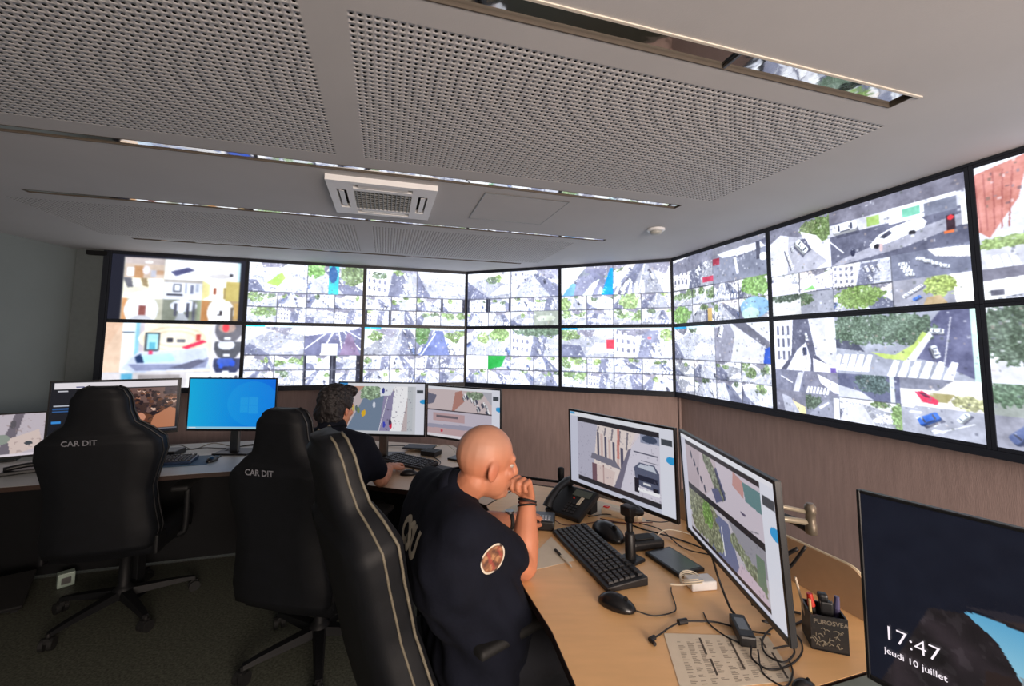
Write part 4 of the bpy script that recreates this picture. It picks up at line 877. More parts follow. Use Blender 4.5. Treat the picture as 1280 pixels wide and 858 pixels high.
# ---------------------------------------------------------------- keyboards, mice and desk things
def keyboard(label, c, ang, L=.44, Wd=.15, grp=None, body=M_black):
    t = thing('keyboard', label, 'keyboard', (c[0], c[1], DT), ang, grp)
    bm = BM(); vs = box(bm, -L/2, L/2, -Wd/2, Wd/2, .001, .016, .004)
    for v in bm.verts:
        if v.co.z > .01: v.co.z += (v.co.y+Wd/2)/Wd*.012
    obj('body', bm, body, t)
    bm = BM(); rows = 6; pitch = .019
    def key(x0, x1, y0, y1):
        z = .018 + (((y0+y1)/2)+Wd/2)/Wd*.012
        lo = [bm.verts.new(p) for p in ((x0, y0, z-.003), (x1, y0, z-.003), (x1, y1, z-.003), (x0, y1, z-.003))]
        hi = [bm.verts.new(p) for p in ((x0+.002, y0+.002, z+.004), (x1-.002, y0+.002, z+.004), (x1-.002, y1-.002, z+.004), (x0+.002, y1-.002, z+.004))]
        bm.faces.new(hi)
        for i in range(4): j = (i+1) % 4; bm.faces.new((lo[i], lo[j], hi[j], hi[i]))
    for r in range(rows):
        y = -Wd/2 + .014 + r*.0205 + (.006 if r == 5 else 0)
        x = -L/2+.01
        while x < L/2 - .02:
            gap = (x > -L/2+.292 and x < -L/2+.300) or (x > -L/2+.356 and x < -L/2+.364)
            if gap: x += .008; continue
            wk = .0185
            if r == 0 and -L/2+.07 < x < -L/2+.10: wk = .105
            key(x+.0008, x+wk-.0008, y, y+.018); x += wk+.0005
    tag(obj('keys', bm, M_key, t), kind='stuff')
    return t
def mouse(label, c, ang, s=1.0, name='computer_mouse', m=None):
    t = thing(name, label, 'mouse', (c[0], c[1], DT), ang, None)
    bm = BM(); bmesh.ops.create_uvsphere(bm, u_segments=20, v_segments=12, radius=1)
    for v in bm.verts:
        x, y, z = v.co; z = max(z, -.15)
        v.co = (x*.058*s*(1), y*.031*s*(1+.12*x), .0065*s + z*.031*s*(1-.25*x*x)*(1+.15*(-x)))
    obj('shell', bm, m or MATS.get('glossy black') or mat('glossy black', (16, 16, 19), .28, var=.1), t, True)
    bm = BM(); cyl(bm, (.028*s, -.003, .031*s), (.028*s, .003, .031*s), .007*s, n=14); obj('wheel', bm, M_rubber, t)
    return t
def cable(label, pts, r=.0022, name='cable', m=None, cat='cable', grp=None):
    bm = BM(); p0 = V(pts[0]); tube(bm, [V(p)-p0 for p in pts], r, n=7, k=7)
    o = obj(name, bm, m or M_cable, None, True); o.location = p0; return tag(o, label, cat, grp)
zc = DT + .0035
keyboard('black keyboard on the wood desk in front of the pole monitor', (.309, 1.630), math.atan2(1.40-1.79, .30-.178)+.0)
mouse('black mouse with its cable on the wood desk below the keyboard', (.316, 1.330), math.radians(-33))
cable('thin black cable of the near mouse, bending up to the white adapter', [(.360, 1.300, zc+.006), (.41, 1.285, zc), (.468, 1.300, zc), (.49, 1.325, zc), (.505, 1.40, zc), (.515, 1.43, zc)], .0018)
mouse('black spare mouse lying between the keyboard and the monitor pole', (.395, 1.80), math.radians(-62), 1.5)
# small black box and dark tablet behind the pole
t = thing('charger_cradle', 'black rounded charger box just right of the monitor pole', 'charger', (.52, 1.71, DT), math.radians(15))
bm = BM(); box(bm, -.07, .065, -.035, .04, .0008, .035, .012, seg=3); obj('body', bm, M_black, t); bm = BM(); box(bm, -.05, .03, -.02, .025, .035, .041, .003); obj('lid', bm, M_rubber, t)
t = thing('tablet', 'flat black tablet lying behind the white adapter', 'tablet', (.583, 1.588, DT), math.radians(22))
bm = BM(); box(bm, -.058, .058, -.085, .085, .0008, .014, .004); obj('body', bm, M_black, t); bm = BM(); box(bm, -.05, .05, -.075, .075, .0141, .0148); obj('glass', bm, mat('dark glass', (10, 12, 18), .15), t)
# white power adapter with its coiled lead
t = thing('power_adapter', 'white power adapter with its lead wound round it', 'adapter', (.612, 1.438, DT), math.radians(8))
bm = BM(); box(bm, -.043, .043, -.026, .026, .001, .029, .006, seg=3); obj('body', bm, M_white, t)
bm = BM(); pts = []
for k in range(26): a = k*2*PI/9; pts.append((-.03+.0*k + .036*math.cos(a)*(1+.02*k/26), .03*math.sin(a), .012+.012*abs(math.sin(a))+.0007*k))
tube(bm, pts, .0022, n=6, k=3); tube(bm, [(-.04, -.01, .018), (-.075, -.003, .014), (-.1, .008, .012)], .003, n=6); obj('wound_lead', bm, mat('cream cable', (214, 204, 184), .5, var=.03), t, True)
# black cable with ferrite and barrel plug
t = thing('plug_cable', 'black power lead with a ferrite bead and angled plug on the near desk', 'cable', (.37, 1.185, DT))
def rel(P, o): return [V(p)-V(o) for p in P]
o_ = (.37, 1.185, DT)
bm = BM(); tube(bm, rel([(.378, 1.188, zc+.002), (.40, 1.205, zc), (.44, 1.236, zc), (.47, 1.25, zc+.003), (.495, 1.257, zc+.003), (.54, 1.262, zc), (.58, 1.258, zc), (.625, 1.235, zc), (.66, 1.22, zc), (.70, 1.21, zc)], o_), .0022, n=7); obj('lead', bm, M_cable, t, True)
bm = BM(); cyl(bm, V((.468, 1.250, zc+.004))-V(o_), V((.494, 1.257, zc+.004))-V(o_), .0075, n=14); obj('ferrite_bead', bm, M_black, t)
bm = BM(); cyl(bm, V((.382, 1.19, zc+.003))-V(o_), V((.366, 1.180, zc+.003))-V(o_), .0062, n=12); cyl(bm, V((.369, 1.184, zc+.003))-V(o_), V((.374, 1.163, zc+.003))-V(o_), .0048, n=12); obj('plug', bm, M_black, t)
# power brick with looped cables
a, b_ = V((.634, 1.262)), V((.612, 1.155)); t = thing('power_brick', 'black power brick with silver label on the printed sheet', 'power supply', ((a.x+b_.x)/2, (a.y+b_.y)/2, DT), math.atan2(b_.y-a.y, b_.x-a.x))
bm = BM(); box(bm, -.05, .05, -.02, .02, .0015, .028, .005); obj('body', bm, M_black, t)
bm = BM(); box(bm, -.03, .02, -.012, .012, .0281, .0286); obj('rating_label', bm, M_metal, t)
bm = BM(); box(bm, .03, .034, -.0205, -.020, .004, .02); bm.free()
cable('black cable rising from the power brick to the right monitor', [(.637, 1.272, zc+.012), (.635, 1.30, zc+.02), (.625, 1.34, DT+.08), (.60, 1.33, DT+.16)], .0035)
cable('black cable looped over the printed sheet beside the power brick', [(.612, 1.145, zc+.012), (.60, 1.12, zc), (.62, 1.085, zc), (.68, 1.10, zc), (.735, 1.14, zc), (.765, 1.19, zc), (.76, 1.235, zc), (.72, 1.235, zc), (.66, 1.18, zc+.004), (.64, 1.13, zc+.004), (.665, 1.10, zc+.006), (.71, 1.13, zc+.006), (.72, 1.16, zc+.004), (.67, 1.15, zc+.004)], .0023)
cable('black cable in a wide curve left of the power brick', [(.56, 1.30, zc), (.555, 1.25, zc), (.575, 1.20, zc), (.60, 1.17, zc+.002)], .002)
cable('black cable curling down to the bottom edge of the photo', [(.62, 1.13, zc+.014), (.60, 1.08, zc), (.61, 1.045, zc), (.63, 1.035, zc), (.67, 1.075, zc), (.69, 1.12, zc)], .002)
# printed sheet
def sheet(label, P4, pic=None, name='paper_sheet', m=M_paper, z=.0006):
    c = sum((V(p) for p in P4), V((0, 0)))/4
    bm = BM(); prism(bm, [tuple(V(p)-c) for p in P4], 0, .0006); o = obj(name, bm, m); o.location = (c.x, c.y, DT+z); tag(o, label, 'paper')
    return o, c
P4 = [(.415, 1.213), (.700, 1.195), (.655, .99), (.37, .985)]
P4 = [(.415, 1.215), (.690, 1.205), (.665, 1.055), (.385, 1.02)]
o, c = sheet('white printed sheet with columns of small print at the bottom of the desk', P4)
bm = BM(); rr = random.Random(2); A = [V(p)-c for p in P4]
def pp(u, v_): return A[0]*(1-u)*(1-v_) + A[1]*u*(1-v_) + A[2]*u*v_ + A[3]*(1-u)*v_
for k in range(34):
    v_ = .12 + .82*k/34
    for u in (.10, .19, .28, .37, .48, .57, .66, .75, .86):
        if rr.random() < .72:
            u1 = u + .03+.04*rr.random(); q4 = [pp(u, v_), pp(u1, v_), pp(u1, v_+.010), pp(u, v_+.010)]
            bm.faces.new([bm.verts.new((p.x, p.y, .0008)) for p in q4])
tag(obj('small_print', bm, mat('grey print', (150, 138, 122), .8, var=.05), o), kind='stuff')
bm = BM()
for u, a_, b2 in ((.32, .08, .42), (.34, .5, .8), (.60, .1, .72), (.93, .4, .95), (.90, .05, .3)):
    q4 = [pp(u, a_), pp(u+.02, a_), pp(u+.02, b2), pp(u, b2)]; bm.faces.new([bm.verts.new((p.x, p.y, .0009)) for p in q4])
tag(obj('dark_column', bm, mat('dark print', (84, 74, 66), .8), o), kind='stuff')
sheet('blank white note sheet under the ballpoint pen beside the elbow', [(.095, 1.66), (.165, 1.79), (.232, 1.60), (.085, 1.535)])
sheet('pale sheets lying behind the desk phone under the pole monitor', [(.27, 2.33), (.33, 2.03), (.62, 1.93), (.56, 2.10)], z=.0004)
sheet('loose white paper under the left forearm of the bald man', [(-.06, 2.03), (.12, 2.25), (.14, 1.96), (.03, 1.86)], z=.0003)
t = thing('ballpoint_pen', 'clear ballpoint pen with a black cap on the note sheet', 'pen', (.192, 1.606, DT+.006), math.atan2(1.543-1.668, .214-.169))
bm = BM(); cyl(bm, (-.02, 0, 0), (.055, 0, 0), .0036, n=8); cyl(bm, (.055, 0, 0), (.066, 0, 0), .0036, .001, n=8); obj('barrel', bm, mat('clear pen barrel', (206, 196, 180), .3), t)
bm = BM(); cyl(bm, (-.068, 0, 0), (-.02, 0, 0), .0046, n=8); box(bm, -.06, -.025, -.001, .001, .004, .0065); obj('cap', bm, M_black, t)
# desk phone
t = thing('desk_phone', 'black desk phone with handset on its left side', 'telephone', (.285, 2.055, DT), math.radians(-42))
bm = BM(); box(bm, -.085, .1, -.095, .095, 0, .028, .008, M=Matrix.Translation((0, 0, .03)) @ Matrix.Rotation(math.radians(22), 4, 'X')); obj('base', bm, M_black, t)
bm = BM(); box(bm, -.075, -.06, -.05, .085, .0008, .02); box(bm, .07, .09, .02, .08, .0008, .07, .004); box(bm, -.06, .09, .06, .075, .0008, .06, .004); obj('wedge_stand', bm, M_black, t)
Mh = Matrix.Translation((0, 0, .03)) @ Matrix.Rotation(math.radians(22), 4, 'X')
bm = BM(); tube(bm, [Mh @ V(p) for p in ((-.06, -.095, .045), (-.06, -.07, .062), (-.06, 0, .072), (-.06, .07, .062), (-.06, .1, .045))], lambda u: .017+.008*abs(2*u-1)**2, n=12)
obj('handset', bm, M_black, t, True)
bm = BM()
for i in range(3):
    for j in range(4): box(bm, .0+i*.022, .016+i*.022, -.075+j*.018, -.063+j*.018, .028, .032, M=Mh)
tag(obj('keypad', bm, M_key, t), kind='stuff')
bm = BM(); box(bm, -.01, .08, .035, .075, .0285, .031, M=Mh); obj('phone_display', bm, mat('grey green lcd', (92, 100, 90), .3), t)
bm = BM(); box(bm, .045, .06, -.02, .03, .031, .0335, M=Mh); obj('name_strip', bm, M_paper, t)
bm = BM(); cyl(bm, Mh @ V((.01, .018, .028)), Mh @ V((.01, .018, .0325)), .004, n=10); tag(obj('message_lamp', bm, M_red, t), 'small red lamp')
# joystick console under the hand
t = thing('joystick_console', 'black camera joystick console under the man\'s left hand', 'joystick', (.115, 1.90, DT), math.radians(-8))
bm = BM(); box(bm, -.075, .075, -.055, .06, .001, .038, .006); obj('body', bm, M_black, t)
bm = BM(); box(bm, -.068, .068, -.048, .053, .0381, .040, .001); obj('top_plate', bm, mat('dark grey plate', (70, 72, 78), .35, .6), t)
bm = BM()
for i in range(4):
    for j in range(3): box(bm, .006+i*.014, .016+i*.014, -.04+j*.016, -.029+j*.016, .040, .0435)
tag(obj('buttons', bm, mat('silver buttons', (170, 172, 178), .4), t), kind='stuff')
bm = BM(); lathe(bm, [(.017, .04), (.012, .05), (.006, .056), (.006, .075), (.014, .082), (.015, .1), (.009, .108)], (-.03, .0, 0), n=16); obj('stick', bm, M_rubber, t, True)
cable('thin dark cable from the joystick console past the phone', [(.19, 1.925, zc+.01), (.23, 1.90, zc), (.30, 1.905, zc), (.37, 1.93, zc), (.44, 1.95, zc)], .0018, m=mat('dark red cable', (92, 44, 40), .5))
# mess of cables behind the pole monitor
cs_ = [([(.42, 1.93, zc), (.50, 1.92, zc), (.56, 1.86, zc), (.60, 1.80, zc+.01), (.68, 1.76, zc), (.73, 1.66, zc+.01), (.76, 1.58, zc)], .003, M_cable, 'thick black cable running behind the charger box to the right monitor'),
       ([(.35, 1.99, zc), (.45, 2.0, zc+.006), (.55, 1.93, zc), (.62, 1.83, zc+.012), (.66, 1.70, zc), (.72, 1.60, zc+.02)], .0022, M_cable, 'black cable curving behind the dark tablet'),
       ([(.40, 1.97, zc), (.48, 1.90, zc+.01), (.55, 1.88, zc+.02), (.62, 1.93, zc)], .002, mat('dark red cable', (92, 44, 40), .5), 'thin dark red cable behind the pole monitor'),
       ([(.60, 1.95, zc), (.63, 1.86, zc+.03), (.66, 1.82, zc+.05), (.70, 1.86, zc+.03), (.71, 1.93, zc)], .002, M_cable, 'small upright loop of black cable between the two monitors'),
       ([(.58, 1.78, zc), (.62, 1.80, zc+.02), (.68, 1.83, zc+.01), (.75, 1.80, zc), (.78, 1.72, zc)], .0025, mat('cream cable', (214, 204, 184), .5, var=.03), 'cream cable on the desk between the two monitors'),
       ([(.76, 1.175, DT+.24), (.72, 1.20, DT+.20), (.68, 1.23, DT+.15)], .005, M_cable, 'black cable hanging from the arm joint to the monitor'),
       ([(.775, 1.165, DT+.25), (.74, 1.19, DT+.18), (.68, 1.215, DT+.12)], .004, M_cable, 'second black cable hanging just below the arm joint'),
       ([(.68, 1.26, DT+.05), (.75, 1.30, DT+.03), (.80, 1.30, zc+.01), (.84, 1.30, zc)], .0035, M_cable, 'black cable dropping behind the pen holder'),
       ([(.70, 1.25, zc+.01), (.76, 1.24, zc), (.80, 1.255, zc), (.85, 1.28, zc)], .003, M_cable, 'short black cable lying beside the pen holder')]
for pts, r, m, lab in cs_: cable(lab, pts, r, m=m)
t = thing('power_strip', 'white socket strip with a red switch behind the pole monitor', 'power strip', (.50, 1.99, DT), math.radians(-38))
bm = BM(); box(bm, -.09, .09, -.022, .022, .001, .03, .005); obj('body', bm, mat('beige plastic', (206, 186, 162), .5, var=.03), t)
bm = BM(); box(bm, -.085, -.06, -.01, .01, .03, .035, .002); tag(obj('switch', bm, M_red, t), 'red rocker switch')
# pen holder: dark box with pens
pc, qc_ = V((.775, 1.160)), V((.852, 1.134)); ang = math.atan2(qc_.y-pc.y, qc_.x-pc.x); Wp = (qc_-pc).length; Dp = .075; Hp = .085
t = thing('pen_holder', 'square dark pen holder with grey ornament at the desk end', 'pen holder', (pc.x, pc.y, DT), ang)
bm = BM(); th_ = .004
for x0, x1, y0, y1 in ((0, Wp, 0, th_), (0, Wp, Dp-th_, Dp), (0, th_, th_, Dp-th_), (Wp-th_, Wp, th_, Dp-th_)): box(bm, x0, x1, y0, y1, .001, Hp)
box(bm, 0, Wp, 0, Dp, .0008, .005); obj('box', bm, M_black, t)
bm = BM(); rr = random.Random(4)
for k in range(26):
    x = .008+rr.random()*(Wp-.022); z = .008+rr.random()*.045; L_ = .006+.01*rr.random(); a = rr.random()*PI
    tube(bm, [(x, -.0004, z), (x+L_*.5*math.cos(a), -.0008, z+L_*.5*math.sin(a)+.003), (x+L_*math.cos(a), -.0004, z+L_*math.sin(a)*.6)], .0011, n=5, k=3)
tag(obj('ornament', bm, mat('grey relief', (118, 112, 98), .6, var=.2), t), kind='stuff')
me = text_mesh('PUROSVEA', .0155, bold=.0002); me.transform(Matrix.Translation((.006, -.0008, .066)) @ Matrix.Rotation(PI/2, 4, 'X')); objm('lettering', me, mat('faded lettering', (120, 112, 100), .7), t)
Mp = t.matrix_basis.copy() if False else Matrix.Translation((pc.x, pc.y, DT)) @ Matrix.Rotation(ang, 4, 'Z')
def pen(label, x, y, L_, lean, r, m, name='pen', cat='pen', tip=None):
    p = Mp @ V((x, y, .008)); o = thing(name, label, cat, p, ang)
    d = V((lean[0], lean[1], 1)).normalized(); bm = BM(); cyl(bm, (0, 0, 0), d*L_, r, n=10); obj('barrel', bm, m, o)
    if tip: bm = BM(); cyl(bm, d*L_, d*(L_+.03), r*1.05, r*.8, n=10); obj('cap', bm, tip, o)
    return o
pen('red capped marker leaning in the pen holder', .022, .03, .085, (-.12, 0), .0085, M_black, 'marker', 'marker', M_red)
pen('thin cream pencil at the left of the pen holder', .012, .045, .14, (-.2, .1), .003, M_paper, 'pencil', 'pencil')
pen('cream pen tilted left in the pen holder', .01, .02, .105, (-.05, -.02), .0035, mat('cream plastic', (206, 180, 130), .4), 'pen')
pen('violet tipped pen at the right of the pen holder', .066, .04, .083, (.06, 0), .007, mat('dark violet plastic', (60, 56, 84), .4), 'pen', 'pen', mat('violet plastic', (84, 80, 116), .4))
p = Mp @ V((.045, .035, .008)); t = thing('black_stapler', 'dark upright stapler standing in the pen holder', 'stapler', p, ang)
bm = BM(); box(bm, -.014, .014, -.01, .01, 0, .10, .004); box(bm, -.017, .005, -.011, .011, .10, .118, .006); obj('body', bm, M_black, t); bm = BM(); box(bm, -.0135, -.0125, -.009, .009, .05, .1); box(bm, .0142, .0155, -.004, .004, .03, .1); obj('rail', bm, M_metal, t)
mouse('small round black object at the bottom edge of the wood desk', (.668, 1.035), .2, .5, 'round_knob')
# cable post behind the phone, at the wall
t = thing('floor_post', 'small dark post standing behind the desk phone by the brown wall', 'post', (.30, 2.62, 0), 0)
bm = BM(); lathe(bm, [(.06, 0), (.06, .015), (.016, .02), (.016, .76), (.02, .765), (.02, .82), (.012, .825)], n=16); obj('column', bm, M_under, t, True)
bm = BM(); tube(bm, [(0, 0, .74), (-.12, .06, .735), (-.30, .13, .74), (-.42, .22, .75)], .008, n=6); obj('rail', bm, M_under, t, True)

# ---- middle desk
keyboard('black keyboard in front of the dark haired man\'s monitor', (-.665, 2.84), math.radians(-33), .40, .14)
mouse('small black mouse on the pale middle desk', (-.605, 2.60), math.radians(20), .9)
t = thing('notebook', 'dark grey closed notebook just behind the bald man\'s shoulder', 'notebook', (-.40, 2.64, DT), math.radians(-30))
bm = BM(); box(bm, -.09, .09, -.075, .075, .001, .018, .003); obj('cover', bm, mat('dark slate cover', (52, 54, 62), .6), t); bm = BM(); box(bm, -.087, .088, -.073, .073, .005, .014); bm.free()
bm = BM(); box(bm, .0901, .0906, -.07, .07, .004, .015); obj('pages', bm, M_paper, t)
t = thing('device_box', 'small black device with cables right of the middle keyboard', 'device', (-.56, 3.06, DT), math.radians(-25))
bm = BM(); box(bm, -.06, .06, -.045, .045, .001, .035, .006); obj('body', bm, M_black, t); bm = BM(); box(bm, -.05, .05, -.035, .035, .0351, .0365); obj('top_plate', bm, M_rubber, t)
t = thing('papers_tray', 'flat dark folder beside the middle monitor stand', 'folder', (-.66, 3.20, DT), math.radians(-10))
bm = BM(); box(bm, -.12, .1, -.06, .06, .016, .028, .003); obj('cover', bm, mat('dark slate cover', (52, 54, 62), .6), t); bm = BM(); box(bm, -.115, .095, -.055, .055, .014, .0158); obj('pages', bm, M_paper, t)
for lab, pts, m in (('pale cable arching behind the middle desk keyboard', [(-.62, 3.2, zc), (-.5, 3.22, zc+.03), (-.42, 3.12, zc+.03), (-.36, 3.0, zc)], mat('cream cable', (214, 204, 184), .5, var=.03)),
                    ('dark mouse cable curving across the middle desk', [(-.57, 2.63, zc), (-.48, 2.72, zc), (-.46, 2.86, zc), (-.52, 2.98, zc), (-.6, 3.1, zc)], M_cable),
                    ('grey cable along the back of the middle desk', [(-.95, 3.3, zc), (-.8, 3.27, zc+.01), (-.7, 3.2, zc), (-.58, 3.13, zc+.01)], M_cable)):
    cable(lab, pts, .003, m=m)
# ---- left desk
M_blue = mat('blue grey mat', (60, 84, 104), .7, var=.1)
t = thing('desk_mat', 'blue grey desk mat under the left keyboard', 'mat', (-2.20, 2.83, DT), math.radians(17))
bm = BM(); box(bm, -.24, .24, -.13, .13, .0006, .003, .001); obj('pad', bm, M_blue, t)
kb = keyboard('dark blue keyboard on the mat of the left desk', (-2.25, 2.79), math.radians(17), .40, .13, body=mat('dark blue plastic', (24, 40, 66), .4)); kb.location.z = DT+.0028
mouse('black mouse right of the mat on the left desk', (-1.955, 2.86), math.radians(100), .9)
t = thing('desk_phone', 'low black phone behind the keyboard on the left desk', 'telephone', (-2.36, 3.0, DT), math.radians(10))
bm = BM(); box(bm, -.08, .08, -.07, .07, .001, .04, .008); obj('base', bm, M_black, t); bm = BM(); tube(bm, [(-.05, -.07, .05), (-.05, 0, .062), (-.05, .07, .05)], .014, n=8); obj('handset', bm, M_black, t, True)
t = thing('desk_phone', 'black handset and tray at the left end of the left desk', 'telephone', (-2.86, 2.60, DT), math.radians(40))
bm = BM(); box(bm, -.11, .11, -.045, .045, .001, .02, .006); obj('base', bm, M_black, t); bm = BM(); tube(bm, [(-.1, 0, .03), (0, 0, .042), (.1, 0, .03)], .014, n=8); obj('handset', bm, M_black, t, True)
for lab, pts, m in (('pale cable tangled behind the left desk keyboard', [(-2.6, 3.1, zc), (-2.45, 3.2, zc+.02), (-2.3, 3.16, zc), (-2.2, 3.22, zc+.03), (-2.05, 3.24, zc), (-1.95, 3.3, zc)], mat('grey cable', (120, 116, 110), .5)),
                    ('dark cable running behind the blue monitor', [(-2.35, 3.12, zc), (-2.2, 3.12, zc+.02), (-2.08, 3.2, zc), (-1.9, 3.25, zc+.02), (-1.8, 3.3, zc)], M_cable),
                    ('thin mouse cable on the left desk', [(-1.97, 2.91, zc), (-1.98, 2.98, zc), (-2.03, 3.05, zc), (-2.0, 3.12, zc+.02)], M_cable)):
    cable(lab, pts, .0035, m=m)
# pale box and foot rest on the floor under the left desk
t = thing('socket_box', 'small pale socket box on the floor left of the left chair', 'socket', (-2.84, 2.86, 0), math.radians(50))
bm = BM(); box(bm, -.04, .04, -.03, .03, .001, .085, .006); obj('body', bm, mat('pale green grey plastic', (150, 166, 156), .5), t); bm = BM(); box(bm, -.022, .022, -.0315, -.0302, .02, .06); obj('face_plate', bm, M_metal, t)
t = thing('foot_rest', 'sloping dark foot rest on the floor at the left edge', 'foot rest', (-3.05, 2.55, 0), math.radians(37))
bm = BM(); box(bm, -.22, .22, -.14, .14, -.012, .012, .006, M=Matrix.Translation((0, 0, .08)) @ Matrix.Rotation(.35, 4, 'X')); obj('board', bm, M_rubber, t)
bm = BM(); box(bm, -.2, -.17, -.1, .1, .0005, .05); box(bm, .17, .2, -.1, .1, .0005, .05); obj('support', bm, M_under, t)

# ---------------------------------------------------------------- gaming chairs
BP = [(0, .235, .05), (.08, .25, .055), (.2, .232, .045), (.32, .222, .04), (.42, .245, .055), (.51, .268, .072), (.58, .260, .066), (.635, .205, .04), (.68, .146, .018), (.74, .126, .012), (.81, .118, .012), (.855, .095, .008), (.87, .06, .004)]
def backrest_bm(M, sh=1.0):
    bm = BM(); rings = []; fr = []; bkv = []
    P = []
    for i in range(len(BP)-1):
        for k in range(3):
            t = k/3; P.append([BP[i][j]*(1-t)+BP[i+1][j]*t for j in range(3)])
    P.append(BP[-1])
    for z, w, b in P:
        th = .085 if z < .6 else .07
        k_ = max(0, 1-abs(z-.50)/.2); w *= 1-(1-sh)*k_; b *= 1-(1-sh)*3*k_; w *= 1+(1-sh)*.6*max(0, 1-abs(z-.1)/.2)
        if z > .83: th *= .8
        curve = .03*math.sin(min(z, .6)/.6*PI)            # lumbar
        pts = [(-w*.97, b*.9), (-w*.86, b), (-w*.68, b*.35), (-w*.4, curve*.6), (0, curve), (w*.4, curve*.6), (w*.68, b*.35), (w*.86, b), (w*.97, b*.9), (w, b*.3), (w, -th*.6), (w*.93, -th*.95), (w*.5, -th*1.08), (0, -th*1.12), (-w*.5, -th*1.08), (-w*.93, -th*.95), (-w, -th*.6), (-w, b*.3)]
        r = [bm.verts.new(M @ V((x, y, z))) for x, y in pts]; rings.append(r)
        fr.append([M @ V((s_*(w*1.0+.003), b*.55, z)) for s_ in (-1, 1)]); bkv.append([M @ V((s_*(w+.0015), b*.3-.030, z)) for s_ in (-1, 1)])
    n = len(rings[0])
    for a, b_ in zip(rings, rings[1:]):
        for i in range(n): j = (i+1) % n; bm.faces.new((a[i], a[j], b_[j], b_[i]))
    bm.faces.new(rings[0][::-1]); bm.faces.new(rings[-1])
    return bm, fr, bkv
def star_base(t, rot):
    bm = BM(); lathe(bm, [(.045, .075), (.05, .08), (.05, .125), (.035, .14), (.028, .15), (.028, .30), (.018, .302), (.018, .40)], n=20); hub = obj('gas_lift', bm, M_under, t, True)
    leg0 = None; cas0 = None
    for k in range(5):
        a = rot + k*2*PI/5
        if leg0 is None:
            bm = BM(); q = [(.03, .032, .085, .125), (.15, .026, .08, .112), (.27, .021, .075, .098), (.335, .017, .068, .085)]
            rr = []
            for x, w_, z0_, z1_ in q: rr.append([bm.verts.new(p) for p in ((x, -w_, z0_), (x, w_, z0_), (x, w_*.75, z1_), (x, -w_*.75, z1_))])
            for A_, B_ in zip(rr, rr[1:]):
                for i in range(4): j = (i+1) % 4; bm.faces.new((A_[i], A_[j], B_[j], B_[i]))
            bm.faces.new(rr[0][::-1]); bm.faces.new(rr[-1]); leg = leg0 = obj('leg', bm, M_under, t)
            bm = BM()
            for s_ in (-1, 1): cyl(bm, (0, s_*.007, .03), (0, s_*.027, .03), .0295, n=18)
            cyl(bm, (0, 0, .03), (0, 0, .08), .009, n=8); box(bm, -.02, .02, -.012, .012, .035, .062, .004); cas = cas0 = obj('caster', bm, M_rubber, leg); cas.location = (.335, 0, 0); cas.rotation_euler = (0, 0, .6)
        else:
            leg = leg0.copy(); C.objects.link(leg); leg.parent = t; cas = cas0.copy(); C.objects.link(cas); cas.parent = leg; cas.rotation_euler = (0, 0, .6+k*1.3)
        leg.rotation_euler = (0, 0, a)
